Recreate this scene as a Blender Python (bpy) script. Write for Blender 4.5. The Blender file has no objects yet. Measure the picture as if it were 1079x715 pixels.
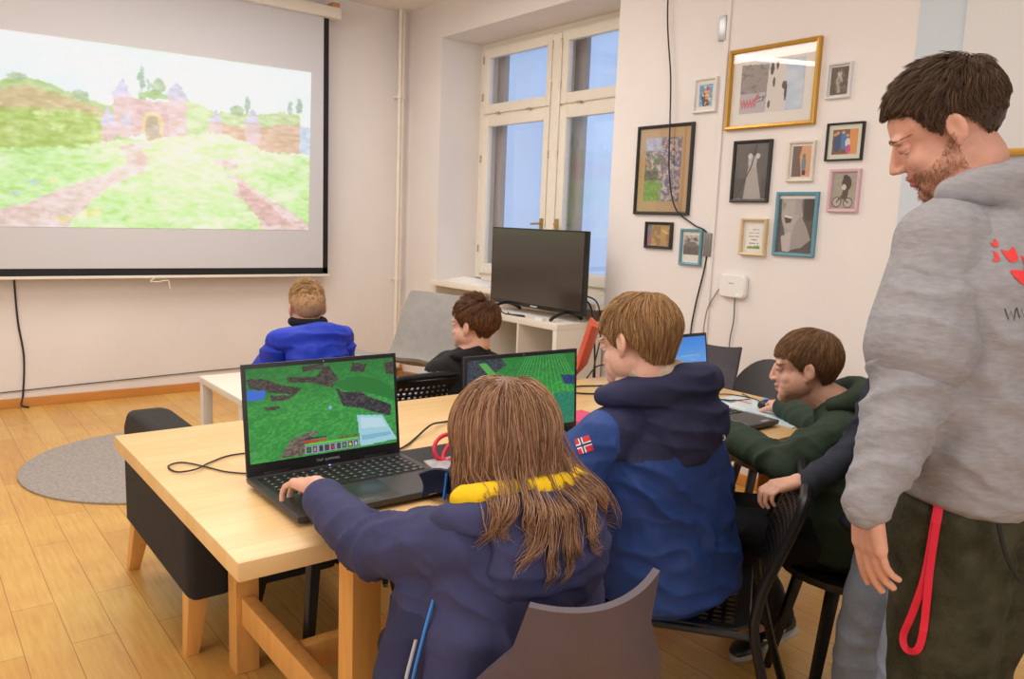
import bpy, bmesh, math, random
import numpy as np
from mathutils import Vector, Matrix
random.seed(7); rng = np.random.default_rng(11)
PI = math.pi
scene = bpy.context.scene
COL = scene.collection

# ------------------------------------------------------------------ camera
cd = bpy.data.cameras.new('camera'); cam = bpy.data.objects.new('camera', cd); COL.objects.link(cam)
cd.sensor_width = 36.0; cd.lens = 840.0 / 1079.0 * 36.0; cd.clip_start = 0.05; cd.clip_end = 200
FW = Vector((0.6113, 0.7780, -0.1452)); RT = Vector((0.7889, -0.6133, 0.0392)); UP = RT.cross(FW)
m = Matrix((RT, UP, -FW)).transposed().to_4x4(); m.translation = (0, 0, 1.38)
cam.matrix_world = m
scene.camera = cam

# ------------------------------------------------------------------ exposure, world, lights
vs = scene.view_settings
vs.view_transform = 'Standard'; vs.look = 'None'; vs.exposure = -0.2; vs.gamma = 1.0; vs.use_curve_mapping = False
w = bpy.data.worlds.new('world'); scene.world = w; w.use_nodes = True
bg = w.node_tree.nodes['Background']; bg.inputs[0].default_value = (0.55, 0.70, 1.0, 1); bg.inputs[1].default_value = 1.75

def area(name, loc, target, sx, sy, power, color):
    l = bpy.data.lights.new(name, 'AREA'); l.shape = 'RECTANGLE'; l.size = sx; l.size_y = sy
    l.energy = power; l.color = color
    o = bpy.data.objects.new(name, l); COL.objects.link(o); o.location = loc
    o.rotation_euler = (Vector(target) - Vector(loc)).to_track_quat('-Z', 'Y').to_euler()
    return o
# soft fill lights added behind and left of the camera, and the ceiling lamps of the room
area('fill_light_back', (0.6, -2.35, 1.75), (1.6, 3.0, 1.0), 3.6, 1.9, 72, (0.97, 0.98, 1.0))
area('fill_light_left', (-2.85, 2.2, 1.8), (2.0, 2.6, 1.0), 3.4, 1.9, 56, (0.93, 0.96, 1.0))
area('ceiling_panel_lamp', (0.8, 1.6, 3.02), (0.8, 1.6, 0), 2.4, 2.4, 56, (1.0, 0.96, 0.91))
area('ceiling_panel_lamp', (1.6, 4.4, 3.02), (1.6, 4.4, 0), 2.2, 1.6, 62, (1.0, 0.95, 0.90))

# ------------------------------------------------------------------ materials
MATS = {}
def mat(name, col, rough=0.6, var=0.0, vscale=6.0, bump=0.0, bscale=60.0, metal=0.0, spec=0.5, stretch=(1, 1, 1), emit=None, estr=0.0, coat=0.0, sheen=0.0, col2=None):
    if name in MATS: return MATS[name]
    mt = bpy.data.materials.new(name); mt.use_nodes = True; nt = mt.node_tree
    p = nt.nodes['Principled BSDF']
    p.inputs['Base Color'].default_value = (*col, 1); p.inputs['Roughness'].default_value = rough
    p.inputs['Metallic'].default_value = metal; p.inputs['Specular IOR Level'].default_value = spec
    p.inputs['Coat Weight'].default_value = coat; p.inputs['Sheen Weight'].default_value = sheen
    tc = nt.nodes.new('ShaderNodeTexCoord'); mp = nt.nodes.new('ShaderNodeMapping'); mp.inputs['Scale'].default_value = stretch
    nt.links.new(tc.outputs['Object'], mp.inputs[0])
    if var > 0 or col2:
        n = nt.nodes.new('ShaderNodeTexNoise'); n.inputs['Scale'].default_value = vscale; n.inputs['Detail'].default_value = 6
        nt.links.new(mp.outputs[0], n.inputs['Vector'])
        r = nt.nodes.new('ShaderNodeValToRGB'); r.color_ramp.elements[0].position = 0.32; r.color_ramp.elements[1].position = 0.68
        a = tuple(max(0, c * (1 - var)) for c in col); b = col2 if col2 else tuple(min(1, c * (1 + var)) for c in col)
        r.color_ramp.elements[0].color = (*a, 1); r.color_ramp.elements[1].color = (*b, 1)
        nt.links.new(n.outputs['Fac'], r.inputs[0]); nt.links.new(r.outputs[0], p.inputs['Base Color'])
    if bump > 0:
        n2 = nt.nodes.new('ShaderNodeTexNoise'); n2.inputs['Scale'].default_value = bscale; n2.inputs['Detail'].default_value = 4
        nt.links.new(mp.outputs[0], n2.inputs['Vector'])
        b = nt.nodes.new('ShaderNodeBump'); b.inputs['Strength'].default_value = bump; b.inputs['Distance'].default_value = 0.01
        nt.links.new(n2.outputs['Fac'], b.inputs['Height']); nt.links.new(b.outputs[0], p.inputs['Normal'])
    if emit:
        p.inputs['Emission Color'].default_value = (*emit, 1); p.inputs['Emission Strength'].default_value = estr
    MATS[name] = mt; return mt

def S(h):   # sRGB 0-255 triple to linear
    return tuple(((c / 255) / 12.92 if c / 255 <= 0.04045 else ((c / 255 + 0.055) / 1.055) ** 2.4) for c in h)

def vcol_mat(name, strength=0.0, rough=0.4, base=True):
    mt = bpy.data.materials.new(name); mt.use_nodes = True; nt = mt.node_tree; p = nt.nodes['Principled BSDF']
    a = nt.nodes.new('ShaderNodeVertexColor'); a.layer_name = 'paint'
    p.inputs['Roughness'].default_value = rough
    if base: nt.links.new(a.outputs[0], p.inputs['Base Color'])
    else: p.inputs['Base Color'].default_value = (0.02, 0.02, 0.02, 1)
    if strength > 0:
        nt.links.new(a.outputs[0], p.inputs['Emission Color']); p.inputs['Emission Strength'].default_value = strength
    return mt

def brick_mat(name, c1, c2, mort, plank_w, plank_l, rough, along_y=True, msize=0.004, grain=0.25, spec=0.5, coat=0.0):
    mt = bpy.data.materials.new(name); mt.use_nodes = True; nt = mt.node_tree; p = nt.nodes['Principled BSDF']
    p.inputs['Roughness'].default_value = rough; p.inputs['Coat Weight'].default_value = coat; p.inputs['Specular IOR Level'].default_value = spec
    tc = nt.nodes.new('ShaderNodeTexCoord'); mp = nt.nodes.new('ShaderNodeMapping')
    if along_y: mp.inputs['Rotation'].default_value = (0, 0, PI / 2)
    nt.links.new(tc.outputs['Object'], mp.inputs[0])
    b = nt.nodes.new('ShaderNodeTexBrick'); b.inputs['Scale'].default_value = 1.0
    b.inputs['Brick Width'].default_value = plank_l; b.inputs['Row Height'].default_value = plank_w
    b.inputs['Mortar Size'].default_value = msize; b.inputs['Mortar Smooth'].default_value = 0.3
    b.inputs['Color1'].default_value = (*c1, 1); b.inputs['Color2'].default_value = (*c2, 1); b.inputs['Mortar'].default_value = (*mort, 1)
    b.inputs['Bias'].default_value = 0.0; b.offset = 0.37
    nt.links.new(mp.outputs[0], b.inputs['Vector'])
    mp2 = nt.nodes.new('ShaderNodeMapping'); mp2.inputs['Scale'].default_value = (1.2, 14, 1)
    nt.links.new(mp.outputs[0], mp2.inputs[0])
    n = nt.nodes.new('ShaderNodeTexNoise'); n.inputs['Scale'].default_value = 5; n.inputs['Detail'].default_value = 8
    nt.links.new(mp2.outputs[0], n.inputs['Vector'])
    n3 = nt.nodes.new('ShaderNodeTexNoise'); n3.inputs['Scale'].default_value = 3.0; n3.inputs['Detail'].default_value = 5
    nt.links.new(tc.outputs['Object'], n3.inputs['Vector'])
    mx = nt.nodes.new('ShaderNodeMix'); mx.data_type = 'RGBA'; mx.blend_type = 'OVERLAY'; mx.inputs[0].default_value = grain
    nt.links.new(b.outputs['Color'], mx.inputs[6]); nt.links.new(n.outputs['Fac'], mx.inputs[7])
    mx2 = nt.nodes.new('ShaderNodeMix'); mx2.data_type = 'RGBA'; mx2.blend_type = 'OVERLAY'; mx2.inputs[0].default_value = grain
    nt.links.new(mx.outputs[2], mx2.inputs[6]); nt.links.new(n3.outputs['Fac'], mx2.inputs[7])
    nt.links.new(mx2.outputs[2], p.inputs['Base Color'])
    return mt

# ------------------------------------------------------------------ mesh helpers
class MB:
    """collects vertices and faces of one mesh"""
    def __init__(s): s.v = []; s.f = []; s.mi = []; s.cur = 0
    def add(s, vs, fs):
        n = len(s.v); s.v += [tuple(map(float, q)) for q in vs]; s.f += [tuple(i + n for i in f) for f in fs]; s.mi += [s.cur] * len(fs)
        return s
    def box(s, lo, hi):
        x0, y0, z0 = lo; x1, y1, z1 = hi
        return s.add([(x0, y0, z0), (x1, y0, z0), (x1, y1, z0), (x0, y1, z0), (x0, y0, z1), (x1, y0, z1), (x1, y1, z1), (x0, y1, z1)],
                     [(0, 3, 2, 1), (4, 5, 6, 7), (0, 1, 5, 4), (1, 2, 6, 5), (2, 3, 7, 6), (3, 0, 4, 7)])
    def bar(s, a, b, wx, wy, side=None):
        """rectangular bar from a to b"""
        a = Vector(a); b = Vector(b); d = (b - a).normalized()
        u = Vector(side) if side else (Vector((1, 0, 0)) if abs(d.x) < 0.9 else Vector((0, 1, 0)))
        u = (u - d * u.dot(d)).normalized(); v = d.cross(u)
        vs = [p + u * (sx * wx / 2) + v * (sy * wy / 2) for p in (a, b) for sx, sy in ((-1, -1), (1, -1), (1, 1), (-1, 1))]
        return s.add(vs, [(0, 1, 2, 3), (7, 6, 5, 4), (0, 4, 5, 1), (1, 5, 6, 2), (2, 6, 7, 3), (3, 7, 4, 0)])
    def tube(s, pts, r, seg=8, closed=False):
        """round tube through pts; r scalar or list; round ends"""
        P = [Vector(p) for p in pts]; n = len(P)
        rr = [r] * n if not hasattr(r, '__len__') else list(r)
        base = len(s.v); u = None; rings = []
        for i in range(n):
            if closed: d = P[(i + 1) % n] - P[i - 1]
            else: d = P[min(i + 1, n - 1)] - P[max(i - 1, 0)]
            d = d.normalized() if d.length > 1e-9 else Vector((0, 0, 1))
            if u is None:
                u = Vector((0, 0, 1)) if abs(d.z) < 0.9 else Vector((1, 0, 0))
            u = u - d * u.dot(d); u = u.normalized() if u.length > 1e-6 else d.orthogonal().normalized()
            v = d.cross(u)
            rings.append([P[i] + (u * math.cos(2 * PI * k / seg) + v * math.sin(2 * PI * k / seg)) * rr[i] for k in range(seg)])
        vs = [q for rg in rings for q in rg]; fs = []
        m = n if closed else n - 1
        for i in range(m):
            j = (i + 1) % n
            for k in range(seg):
                k2 = (k + 1) % seg
                fs.append((i * seg + k, i * seg + k2, j * seg + k2, j * seg + k))
        if not closed:
            fs.append(tuple(range(seg))[::-1]); fs.append(tuple((n - 1) * seg + k for k in range(seg)))
        return s.add(vs, fs)
    def cyl(s, c, r, z0, z1, seg=24):
        return s.tube([(c[0], c[1], z0), (c[0], c[1], z1)], r, seg)
    def loft(s, rings, cap=True):
        n = len(rings[0]); vs = [q for r in rings for q in r]; fs = []
        for i in range(len(rings) - 1):
            for k in range(n):
                k2 = (k + 1) % n; fs.append((i * n + k, i * n + k2, (i + 1) * n + k2, (i + 1) * n + k))
        if cap: fs.append(tuple(range(n))[::-1]); fs.append(tuple((len(rings) - 1) * n + k for k in range(n)))
        return s.add(vs, fs)
    def sheet(s, fn, nu, nv, thick):
        """curved slab: fn(u,v)->point, thickened along the local normal"""
        P = [[Vector(fn(i / nu, j / nv)) for j in range(nv + 1)] for i in range(nu + 1)]
        def nrm(i, j):
            a = P[min(i + 1, nu)][j] - P[max(i - 1, 0)][j]; b = P[i][min(j + 1, nv)] - P[i][max(j - 1, 0)]
            q = a.cross(b); return q.normalized() if q.length > 1e-9 else Vector((0, 0, 1))
        T = [[P[i][j] + nrm(i, j) * thick for j in range(nv + 1)] for i in range(nu + 1)]
        W = nv + 1; vs = [P[i][j] for i in range(nu + 1) for j in range(W)] + [T[i][j] for i in range(nu + 1) for j in range(W)]
        o = (nu + 1) * W; fs = []
        for i in range(nu):
            for j in range(nv):
                a, b, c, d = i * W + j, (i + 1) * W + j, (i + 1) * W + j + 1, i * W + j + 1
                fs += [(a, d, c, b), (o + a, o + b, o + c, o + d)]
        for i in range(nu):
            a, b = i * W, (i + 1) * W; fs.append((a, b, o + b, o + a))
            a, b = i * W + nv, (i + 1) * W + nv; fs.append((b, a, o + a, o + b))
        for j in range(nv):
            a, b = j, j + 1; fs.append((b, a, o + a, o + b))
            a, b = nu * W + j, nu * W + j + 1; fs.append((a, b, o + b, o + a))
        return s.add(vs, fs)
    def build(s, name, mats, parent=None, smooth=False, bevel=0.0, M=None):
        me = bpy.data.meshes.new(name); me.from_pydata(s.v, [], s.f)
        if not isinstance(mats, (list, tuple)): mats = [mats]
        for q in mats: me.materials.append(q)
        me.polygons.foreach_set('material_index', s.mi)
        if M is not None: me.transform(M)
        me.update()
        bm = bmesh.new(); bm.from_mesh(me); bmesh.ops.recalc_face_normals(bm, faces=bm.faces)
        if bevel > 0:
            es = [e for e in bm.edges if len(e.link_faces) == 2 and e.calc_face_angle(0) > 0.6]
            bmesh.ops.bevel(bm, geom=es, offset=bevel, segments=2, affect='EDGES', profile=0.6, clamp_overlap=True)
        bm.to_mesh(me); bm.free()
        if smooth or bevel > 0:
            me.shade_smooth()
            if hasattr(me, 'set_sharp_from_angle'): me.set_sharp_from_angle(angle=0.6)
        o = bpy.data.objects.new(name, me); COL.objects.link(o)
        if parent: o.parent = parent
        return o

def tag(o, label=None, cat=None, group=None, kind=None):
    if label: o['label'] = label
    if cat: o['category'] = cat
    if group: o['group'] = group
    if kind: o['kind'] = kind
    return o
def thing(name, label, cat, loc=(0, 0, 0), rz=0.0, group=None):
    o = bpy.data.objects.new(name, None); COL.objects.link(o); o.location = loc; o.rotation_euler = (0, 0, rz)
    o.empty_display_size = 0.1
    return tag(o, label, cat, group)
def struct(o): o['kind'] = 'structure'; return o
def dup(root, loc, rz, label, group=None):
    r = root.copy(); COL.objects.link(r); r.location = loc; r.rotation_euler = (0, 0, rz); r['label'] = label
    if group: r['group'] = group
    for ch in list(root.children):
        c = ch.copy(); COL.objects.link(c); c.parent = r
        for g in list(ch.children):
            d = g.copy(); COL.objects.link(d); d.parent = c
    return r
def bez(pts, n=10):
    """smooth (Catmull-Rom) polyline through pts"""
    P = [Vector(p) for p in pts]; P = [P[0] * 2 - P[1]] + P + [P[-1] * 2 - P[-2]]; out = []
    for i in range(1, len(P) - 2):
        a, b, c, d = P[i - 1:i + 3]
        for k in range(n):
            t = k / n
            out.append(0.5 * ((2 * b) + (c - a) * t + (2 * a - 5 * b + 4 * c - d) * t * t + (3 * b - a - 3 * c + d) * t ** 3))
    out.append(P[-2]); return out

def picture(name, A, P00, U, V, material, parent=None, M=None):
    """A: (h,w,3) sRGB 0..1 array, row 0 on top; P00 lower-left corner, U right vector, V up vector. One face per picture cell."""
    h, wd = A.shape[:2]
    gx = np.linspace(0, 1, wd + 1); gy = np.linspace(0, 1, h + 1)
    X, Y = np.meshgrid(gx, gy)
    P = np.array(P00)[None, None] + X[..., None] * np.array(U) + Y[..., None] * np.array(V)
    vs = P.reshape(-1, 3); W = wd + 1
    I, J = np.meshgrid(np.arange(wd), np.arange(h)); a = (J * W + I).ravel()
    F = np.stack([a, a + 1, a + W + 1, a + W], 1)
    me = bpy.data.meshes.new(name)
    me.vertices.add(len(vs)); me.vertices.foreach_set('co', vs.ravel().astype(np.float32))
    me.loops.add(F.size); me.loops.foreach_set('vertex_index', F.ravel().astype(np.int32))
    me.polygons.add(len(F)); me.polygons.foreach_set('loop_start', np.arange(0, F.size, 4, dtype=np.int32))
    me.update(calc_edges=True); me.validate()
    C = np.clip(A[::-1], 0, 1).reshape(-1, 3)
    Lc = np.where(C <= 0.04045, C / 12.92, ((C + 0.055) / 1.055) ** 2.4)
    C4 = np.concatenate([Lc, np.ones((len(Lc), 1))], 1)
    at = me.color_attributes.new('paint', 'FLOAT_COLOR', 'CORNER')
    at.data.foreach_set('color', np.repeat(C4, 4, axis=0).ravel().astype(np.float32))
    me.materials.append(material)
    if M is not None: me.transform(M)
    o = bpy.data.objects.new(name, me); COL.objects.link(o)
    if parent: o.parent = parent
    return o

# ------------------------------------------------------------------ 2-D painting helpers (pictures, screens)
def vnoise(x, y, seed=0):
    xi = np.floor(x).astype(np.int64); yi = np.floor(y).astype(np.int64); fx = x - xi; fy = y - yi
    def hsh(a, b):
        n = (a * 374761393 + b * 668265263 + seed * 1442695041) & 0x7fffffff
        n = ((n ^ (n >> 13)) * 1274126177) & 0x7fffffff
        return ((n ^ (n >> 16)) & 0xffff) / 65535.0
    sx = fx * fx * (3 - 2 * fx); sy = fy * fy * (3 - 2 * fy)
    return (hsh(xi, yi) * (1 - sx) + hsh(xi + 1, yi) * sx) * (1 - sy) + (hsh(xi, yi + 1) * (1 - sx) + hsh(xi + 1, yi + 1) * sx) * sy
def fbm(x, y, seed=0, o=4):
    s = 0; a = 0.5
    for i in range(o): s = s + a * vnoise(x * 2 ** i, y * 2 ** i, seed + i); a *= 0.5
    return s
class Canvas:
    def __init__(s, w_, h_, col):
        s.w, s.h = w_, h_; s.A = np.ones((h_, w_, 3)) * np.array(col) / 255.0
        s.x, s.y = np.meshgrid((np.arange(w_) + 0.5) / w_, (np.arange(h_) + 0.5) / h_)   # y down
    def put(s, mask, col, a=1.0):
        c = np.array(col, float); c = c / 255.0 if c.ndim == 1 else c
        m_ = (mask * a)[..., None]; s.A = s.A * (1 - m_) + c * m_
    def poly(s, pts, col, a=1.0):
        x, y = s.x, s.y; ins = np.zeros_like(x, bool); n = len(pts)
        for i in range(n):
            x0, y0 = pts[i]; x1, y1 = pts[(i + 1) % n]
            if y0 == y1: continue
            c = ((y0 > y) != (y1 > y)) & (x < (x1 - x0) * (y - y0) / (y1 - y0) + x0); ins ^= c
        s.put(ins.astype(float), col, a); return ins
    def ell(s, cx, cy, rx, ry, col, a=1.0):
        s.put((((s.x - cx) / rx) ** 2 + ((s.y - cy) / ry) ** 2 < 1).astype(float), col, a)
    def rect(s, x0, y0, x1, y1, col, a=1.0):
        s.put(((s.x >= x0) & (s.x < x1) & (s.y >= y0) & (s.y < y1)).astype(float), col, a)
    def line(s, pts, wd, col, a=1.0, asp=1.0):
        for (x0, y0), (x1, y1) in zip(pts[:-1], pts[1:]):
            dx, dy = (x1 - x0) * asp, y1 - y0; L = dx * dx + dy * dy + 1e-12
            t = np.clip(((s.x - x0) * asp * dx + (s.y - y0) * dy) / L, 0, 1)
            d = np.hypot((s.x - x0) * asp - t * dx, s.y - y0 - t * dy); s.put((d < wd).astype(float), col, a)
# ================================================================== SETTING
WX, WY, CZ = 3.637, 6.247, 3.112      # window wall plane, screen wall plane, ceiling
NY0, NY1, NZ = 3.68, 5.69, 2.835      # window niche
M_wall = mat('wall_plaster', S((235, 229, 226)), 0.85, var=0.035, vscale=1.3, bump=0.12, bscale=22)
M_ceil = mat('ceiling_plaster', S((238, 232, 226)), 0.9, var=0.02)
M_floor = brick_mat('parquet', S((222, 176, 98)), S((210, 158, 82)), S((160, 112, 60)), 0.13, 0.9, 0.30, True, 0.0015, 0.35)
M_beech = brick_mat('beech_boards', S((234, 198, 142)), S((227, 188, 128)), S((210, 168, 110)), 0.062, 0.9, 0.32, False, 0.0008, 0.16)
M_leg = mat('beech_leg', S((226, 168, 92)), 0.4, var=0.1, vscale=4, stretch=(8, 8, 1))
M_white_paint = mat('white_window_paint', S((242, 234, 220)), 0.35, var=0.02, vscale=12)
M_white = mat('white_laminate', S((236, 228, 216)), 0.4)
M_black = mat('black_plastic', S((24, 25, 27)), 0.38)
M_blackm = mat('black_matte', S((20, 20, 22)), 0.7)
M_brass = mat('brass', S((190, 160, 100)), 0.3, metal=0.8)
M_glass = bpy.data.materials.new('window_glass'); M_glass.use_nodes = True
nt = M_glass.node_tree; nt.nodes.clear()
o_ = nt.nodes.new('ShaderNodeOutputMaterial'); tr = nt.nodes.new('ShaderNodeBsdfTransparent'); gl = nt.nodes.new('ShaderNodeBsdfGlossy')
gl.inputs['Roughness'].default_value = 0.01; mx = nt.nodes.new('ShaderNodeMixShader'); fr = nt.nodes.new('ShaderNodeFresnel'); fr.inputs[0].default_value = 1.5
mth = nt.nodes.new('ShaderNodeMath'); mth.operation = 'MULTIPLY'; mth.inputs[1].default_value = 1.8
geo_ = nt.nodes.new('ShaderNodeNewGeometry'); inv_ = nt.nodes.new('ShaderNodeMath'); inv_.operation = 'SUBTRACT'; inv_.inputs[0].default_value = 2.6; ml_ = nt.nodes.new('ShaderNodeMath'); ml_.operation = 'MULTIPLY'; ml_.inputs[1].default_value = 2.6
nt.links.new(geo_.outputs['Backfacing'], ml_.inputs[0]); nt.links.new(ml_.outputs[0], inv_.inputs[1]); nt.links.new(inv_.outputs[0], mth.inputs[1])
nt.links.new(fr.outputs[0], mth.inputs[0]); nt.links.new(mth.outputs[0], mx.inputs[0]); nt.links.new(tr.outputs[0], mx.inputs[1]); nt.links.new(gl.outputs[0], mx.inputs[2]); nt.links.new(mx.outputs[0], o_.inputs[0])

struct(MB().box((-3.0, -2.5, -0.1), (WX + 0.5, WY + 0.2, 0)).build('floor', M_floor))
struct(MB().box((-3.0, -2.5, CZ), (WX + 0.5, WY + 0.2, CZ + 0.12)).build('ceiling', M_ceil))
struct(MB().box((-3.2, WY, -0.1), (WX, WY + 0.2, CZ)).build('wall_back', M_wall))
struct(MB().box((-3.2, -2.5, -0.1), (-3.0, WY, CZ)).build('wall_left', M_wall))
struct(MB().box((-3.2, -2.7, -0.1), (WX + 0.4, -2.5, CZ)).build('wall_front', M_wall))
b = MB()
b.box((WX, NY1, -0.1), (WX + 0.62, WY + 0.2, CZ)); b.box((WX, NY0, NZ), (WX + 0.62, NY1, CZ)); b.box((WX, -2.5, -0.1), (WX + 0.62, NY0, CZ))
b.box((WX + 0.40, NY0, -0.1), (WX + 0.62, NY1, 0.86))
struct(b.build('wall_right', M_wall))
# pale blue field on the right wall, thin layer standing on the plaster
M_paleblue = mat('pale_blue_wall_layer', S((206, 216, 226)), 0.8, var=0.02, vscale=2)
struct(MB().box((WX - 0.004, -2.5, 0.0), (WX, 1.822, CZ)).build('trim_1', M_paleblue))
M_base = mat('baseboard_wood', S((206, 140, 70)), 0.35, var=0.1, vscale=3, stretch=(1, 1, 6))
struct(MB().box((-3.0, WY - 0.018, 0), (WX, WY, 0.065)).build('baseboard_back', M_base, bevel=0.004))
struct(MB().box((WX - 0.018, -2.5, 0), (WX, NY0, 0.065)).build('baseboard_right', M_base, bevel=0.004))
# outside: neighbouring facade and ground
o = MB().box((9.5, -4, -4), (11, 20, 9)).box((9.42, -4, 4.55), (9.5, 20, 4.62)).build('neighbour_building', mat('blue_grey_facade', S((206, 216, 226)), 0.9, var=0.06, vscale=0.7))
tag(o, 'pale blue plastered neighbouring building seen through the window', 'building')
struct(MB().box((4.4, -6, -4.2), (12, 18, -4.0)).build('ground', mat('courtyard', S((120, 125, 130)), 0.9)))

# window: two casements with toplights (inner), a darker outer window behind
X0 = WX + 0.40
M_cream_metal = mat('cream_metal', S((190, 172, 140)), 0.4, metal=0.3)
M_outer = mat('shaded_outer_frame', S((176, 164, 158)), 0.7)  # grey-brown tone puts the shade on the outer frame into its colour
cy = (NY0 + NY1) / 2 - 0.0
f = MB()
x1 = X0 + 0.115
f.box((X0, NY1 - 0.08, 0.9), (x1, NY1, NZ)); f.box((X0, NY0, 0.9), (x1, NY0 + 0.08, NZ)); f.box((X0 + .002, NY0 + .08, NZ - 0.06), (x1, NY1 - .08, NZ)); f.box((X0 + .002, NY0 + .08, 0.88), (x1, NY1 - .08, 0.955))
f.box((X0 - 0.035, cy - 0.043, 0.956), (x1 - .002, cy + 0.043, NZ - .062)); f.box((X0 - 0.006, NY0 + 0.081, 2.238), (x1 - .004, cy - 0.044, 2.272)); f.box((X0 - 0.006, cy + 0.044, 2.238), (x1 - .004, NY1 - 0.081, 2.272))
win = f.build('window_1', M_white_paint); struct(win)
def sash(y0, y1, z0, z1, x, mt, wd=0.075, handle=None, nm='sash', rail=None):
    rl = rail or wd; s = MB(); s.box((x, y0, z0), (x + 0.05, y0 + wd, z1)); s.box((x, y1 - wd, z0), (x + 0.05, y1, z1)); s.box((x + .001, y0 + wd, z0), (x + 0.049, y1 - wd, z0 + rl)); s.box((x + .001, y0 + wd, z1 - rl), (x + 0.049, y1 - wd, z1))
    o = s.build(nm, mt, win, bevel=0.006)
    MB().box((x + 0.022, y0 + wd - 0.01, z0 + rl - 0.01), (x + 0.026, y1 - wd + 0.01, z1 - rl + 0.01)).build('pane', M_glass, o)
    return o
for (a, c) in ((NY0 + 0.07, cy - 0.045), (cy + 0.045, NY1 - 0.07)):
    o = sash(a, c, 0.945, 2.245, X0 - 0.03, M_white_paint, 0.085)
    hy = c - 0.045 if c < cy else a + 0.045
    MB().box((X0 - 0.05, hy - 0.012, 1.30), (X0 - 0.03, hy + 0.012, 1.42)).tube([(X0 - 0.04, hy, 1.38), (X0 - 0.065, hy, 1.38), (X0 - 0.07, hy + (0.09 if c > cy else -0.05), 1.375)], 0.008).build('handle', M_brass, o)
    o = sash(a, c, 2.265, NZ - 0.05, X0 - 0.03, M_white_paint, 0.075)
    for t in (0.3, 0.75):
        yy = a + (c - a) * t; MB().box((X0 - 0.045, yy - 0.02, 2.252), (X0 - 0.03, yy + 0.02, 2.268)).build('hinge', M_cream_metal, o)
for yy in (cy - 0.05, cy + 0.05, NY1 - 0.075):
    for zz in (1.15, 1.9, 2.4, 2.7):
        MB().tube([(X0 - 0.036, yy, zz - 0.03), (X0 - 0.036, yy, zz + 0.03)], 0.007, 8).build('hinge', M_cream_metal, win)
for yy in (cy - 0.055, cy + 0.055): MB().tube([(X0 - 0.04, yy, 1.35), (X0 - 0.04, yy, 2.72)], 0.005, 6).build('bolt_rod', M_white_paint, win)
for (a, c) in ((NY0 + 0.02, cy - .002), (cy + .002, NY1 - 0.02)):
    sash(a, c, 0.90, 2.25, X0 + 0.117, M_outer, 0.150, nm='outer_sash', rail=.035); sash(a, c, 2.252, NZ - .002, X0 + 0.117, M_outer, 0.150, nm='outer_sash', rail=.035)
# sill board
struct(MB().box((WX - 0.07, NY0 - 0.0, 0.84), (X0, NY1 + 0.0, 0.88)).build('trim_3', M_white_paint, bevel=0.006))
# heating pipes in the corner
for k, (px_, py_, r_) in enumerate(((3.515, 6.15, 0.015), (3.555, 6.17, 0.015))):
    pp = thing('heating_pipe', ['white painted heating pipe in the corner, left of the two', 'white painted heating pipe in the corner, right of the two'][k], 'pipe', (px_, py_, 0), 0, 'heating pipes in the corner')
    MB().tube([(0, 0, 0), (0, 0, CZ)], r_, 14).build('pipe', M_white_paint, pp, smooth=True)
    for zz in (0.85, 2.40):
        c_ = MB().cyl((0, 0), r_ + 0.008, zz - 0.012, zz + 0.012, 14)
        c_.bar((0, 0.0, zz), (0, WY - py_, zz), 0.012, 0.012); c_.build('bracket', M_white_paint, pp)
# second, low pipe running beside the chair
# ------------------------------------------------------------------ projection screen
SY = 6.10
scr = thing('projection_screen', 'large pull-down projection screen with black border showing a cartoon meadow game', 'projection screen', (1.5, SY, 0.9))
def at(o): return Matrix.Translation(-Vector(o.location))
M_fab = mat('screen_fabric', S((208, 208, 212)), 0.75)
MB().box((0.1, SY, 0.93), (2.80, SY + 0.004, 2.95)).build('screen_fabric', M_fab, scr, M=at(scr))
bb = MB(); bb.box((2.80, SY - 0.002, 0.913), (2.843, SY + 0.005, 2.95)); bb.box((0.06, SY - 0.002, 0.905), (2.843, SY + 0.005, 0.955)); bb.box((0.06, SY - 0.002, 0.955), (0.1, SY + 0.005, 2.95))
bb.build('black_border', M_blackm, scr, M=at(scr))
MB().box((0.05, SY - 0.014, 0.885), (2.855, SY + 0.014, 0.905)).build('bottom_bar', M_white, scr, bevel=0.004, M=at(scr))
MB().box((0.0, SY - 0.05, 2.905), (2.93, SY + 0.06, 2.995)).build('roller_case', M_white, scr, bevel=0.02, M=at(scr))
MB().box((2.86, SY - 0.03, 2.995), (2.92, WY, 3.03)).build('mounting_bracket', mat('raw_wood', S((200, 150, 95)), 0.6), scr, M=at(scr))
MB().tube(bez([(1.50, SY - 0.02, 0.885), (1.47, SY - 0.025, 0.865), (1.52, SY - 0.02, 0.86), (1.59, SY - 0.02, 0.868), (1.60, SY - 0.02, 0.83), (1.61, SY - 0.02, 0.80)], 6), 0.004, 6).build('pull_cord', M_white, scr, M=at(scr))
# --- the projected picture
c = Canvas(340, 192, (250, 253, 252))
U0 = 0.05; KX = 0.95 / 975.0
def g(px_, py_):       # a point of the meadow picture
    u = U0 + px_ * KX; top = 95 + (225 - 95) * px_ / 975.0; bot = 712.0
    return (u, (py_ - top) / (bot - top))
n1 = fbm(c.x * 26, c.y * 26, 3); n2 = fbm(c.x * 70, c.y * 90, 9); n3 = fbm(c.x * 9, c.y * 9, 5)
c.put((c.y < 0.30) * np.clip(n3 * 1.5 - 0.5, 0, 1), (226, 246, 246), 0.9)
def P(l): return [g(*q) for q in l]
c.poly(P([(-60, 262), (0, 245), (60, 238), (130, 255), (200, 290), (330, 330), (330, 470), (-60, 470)]), (190, 214, 140))
c.poly(P([(-60, 285), (60, 262), (160, 290), (300, 340), (300, 400), (-60, 400)]), (216, 178, 130), 0.75)
c.poly(P([(380, 280), (430, 272), (480, 290), (480, 300), (380, 300)]), (170, 200, 130))
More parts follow.
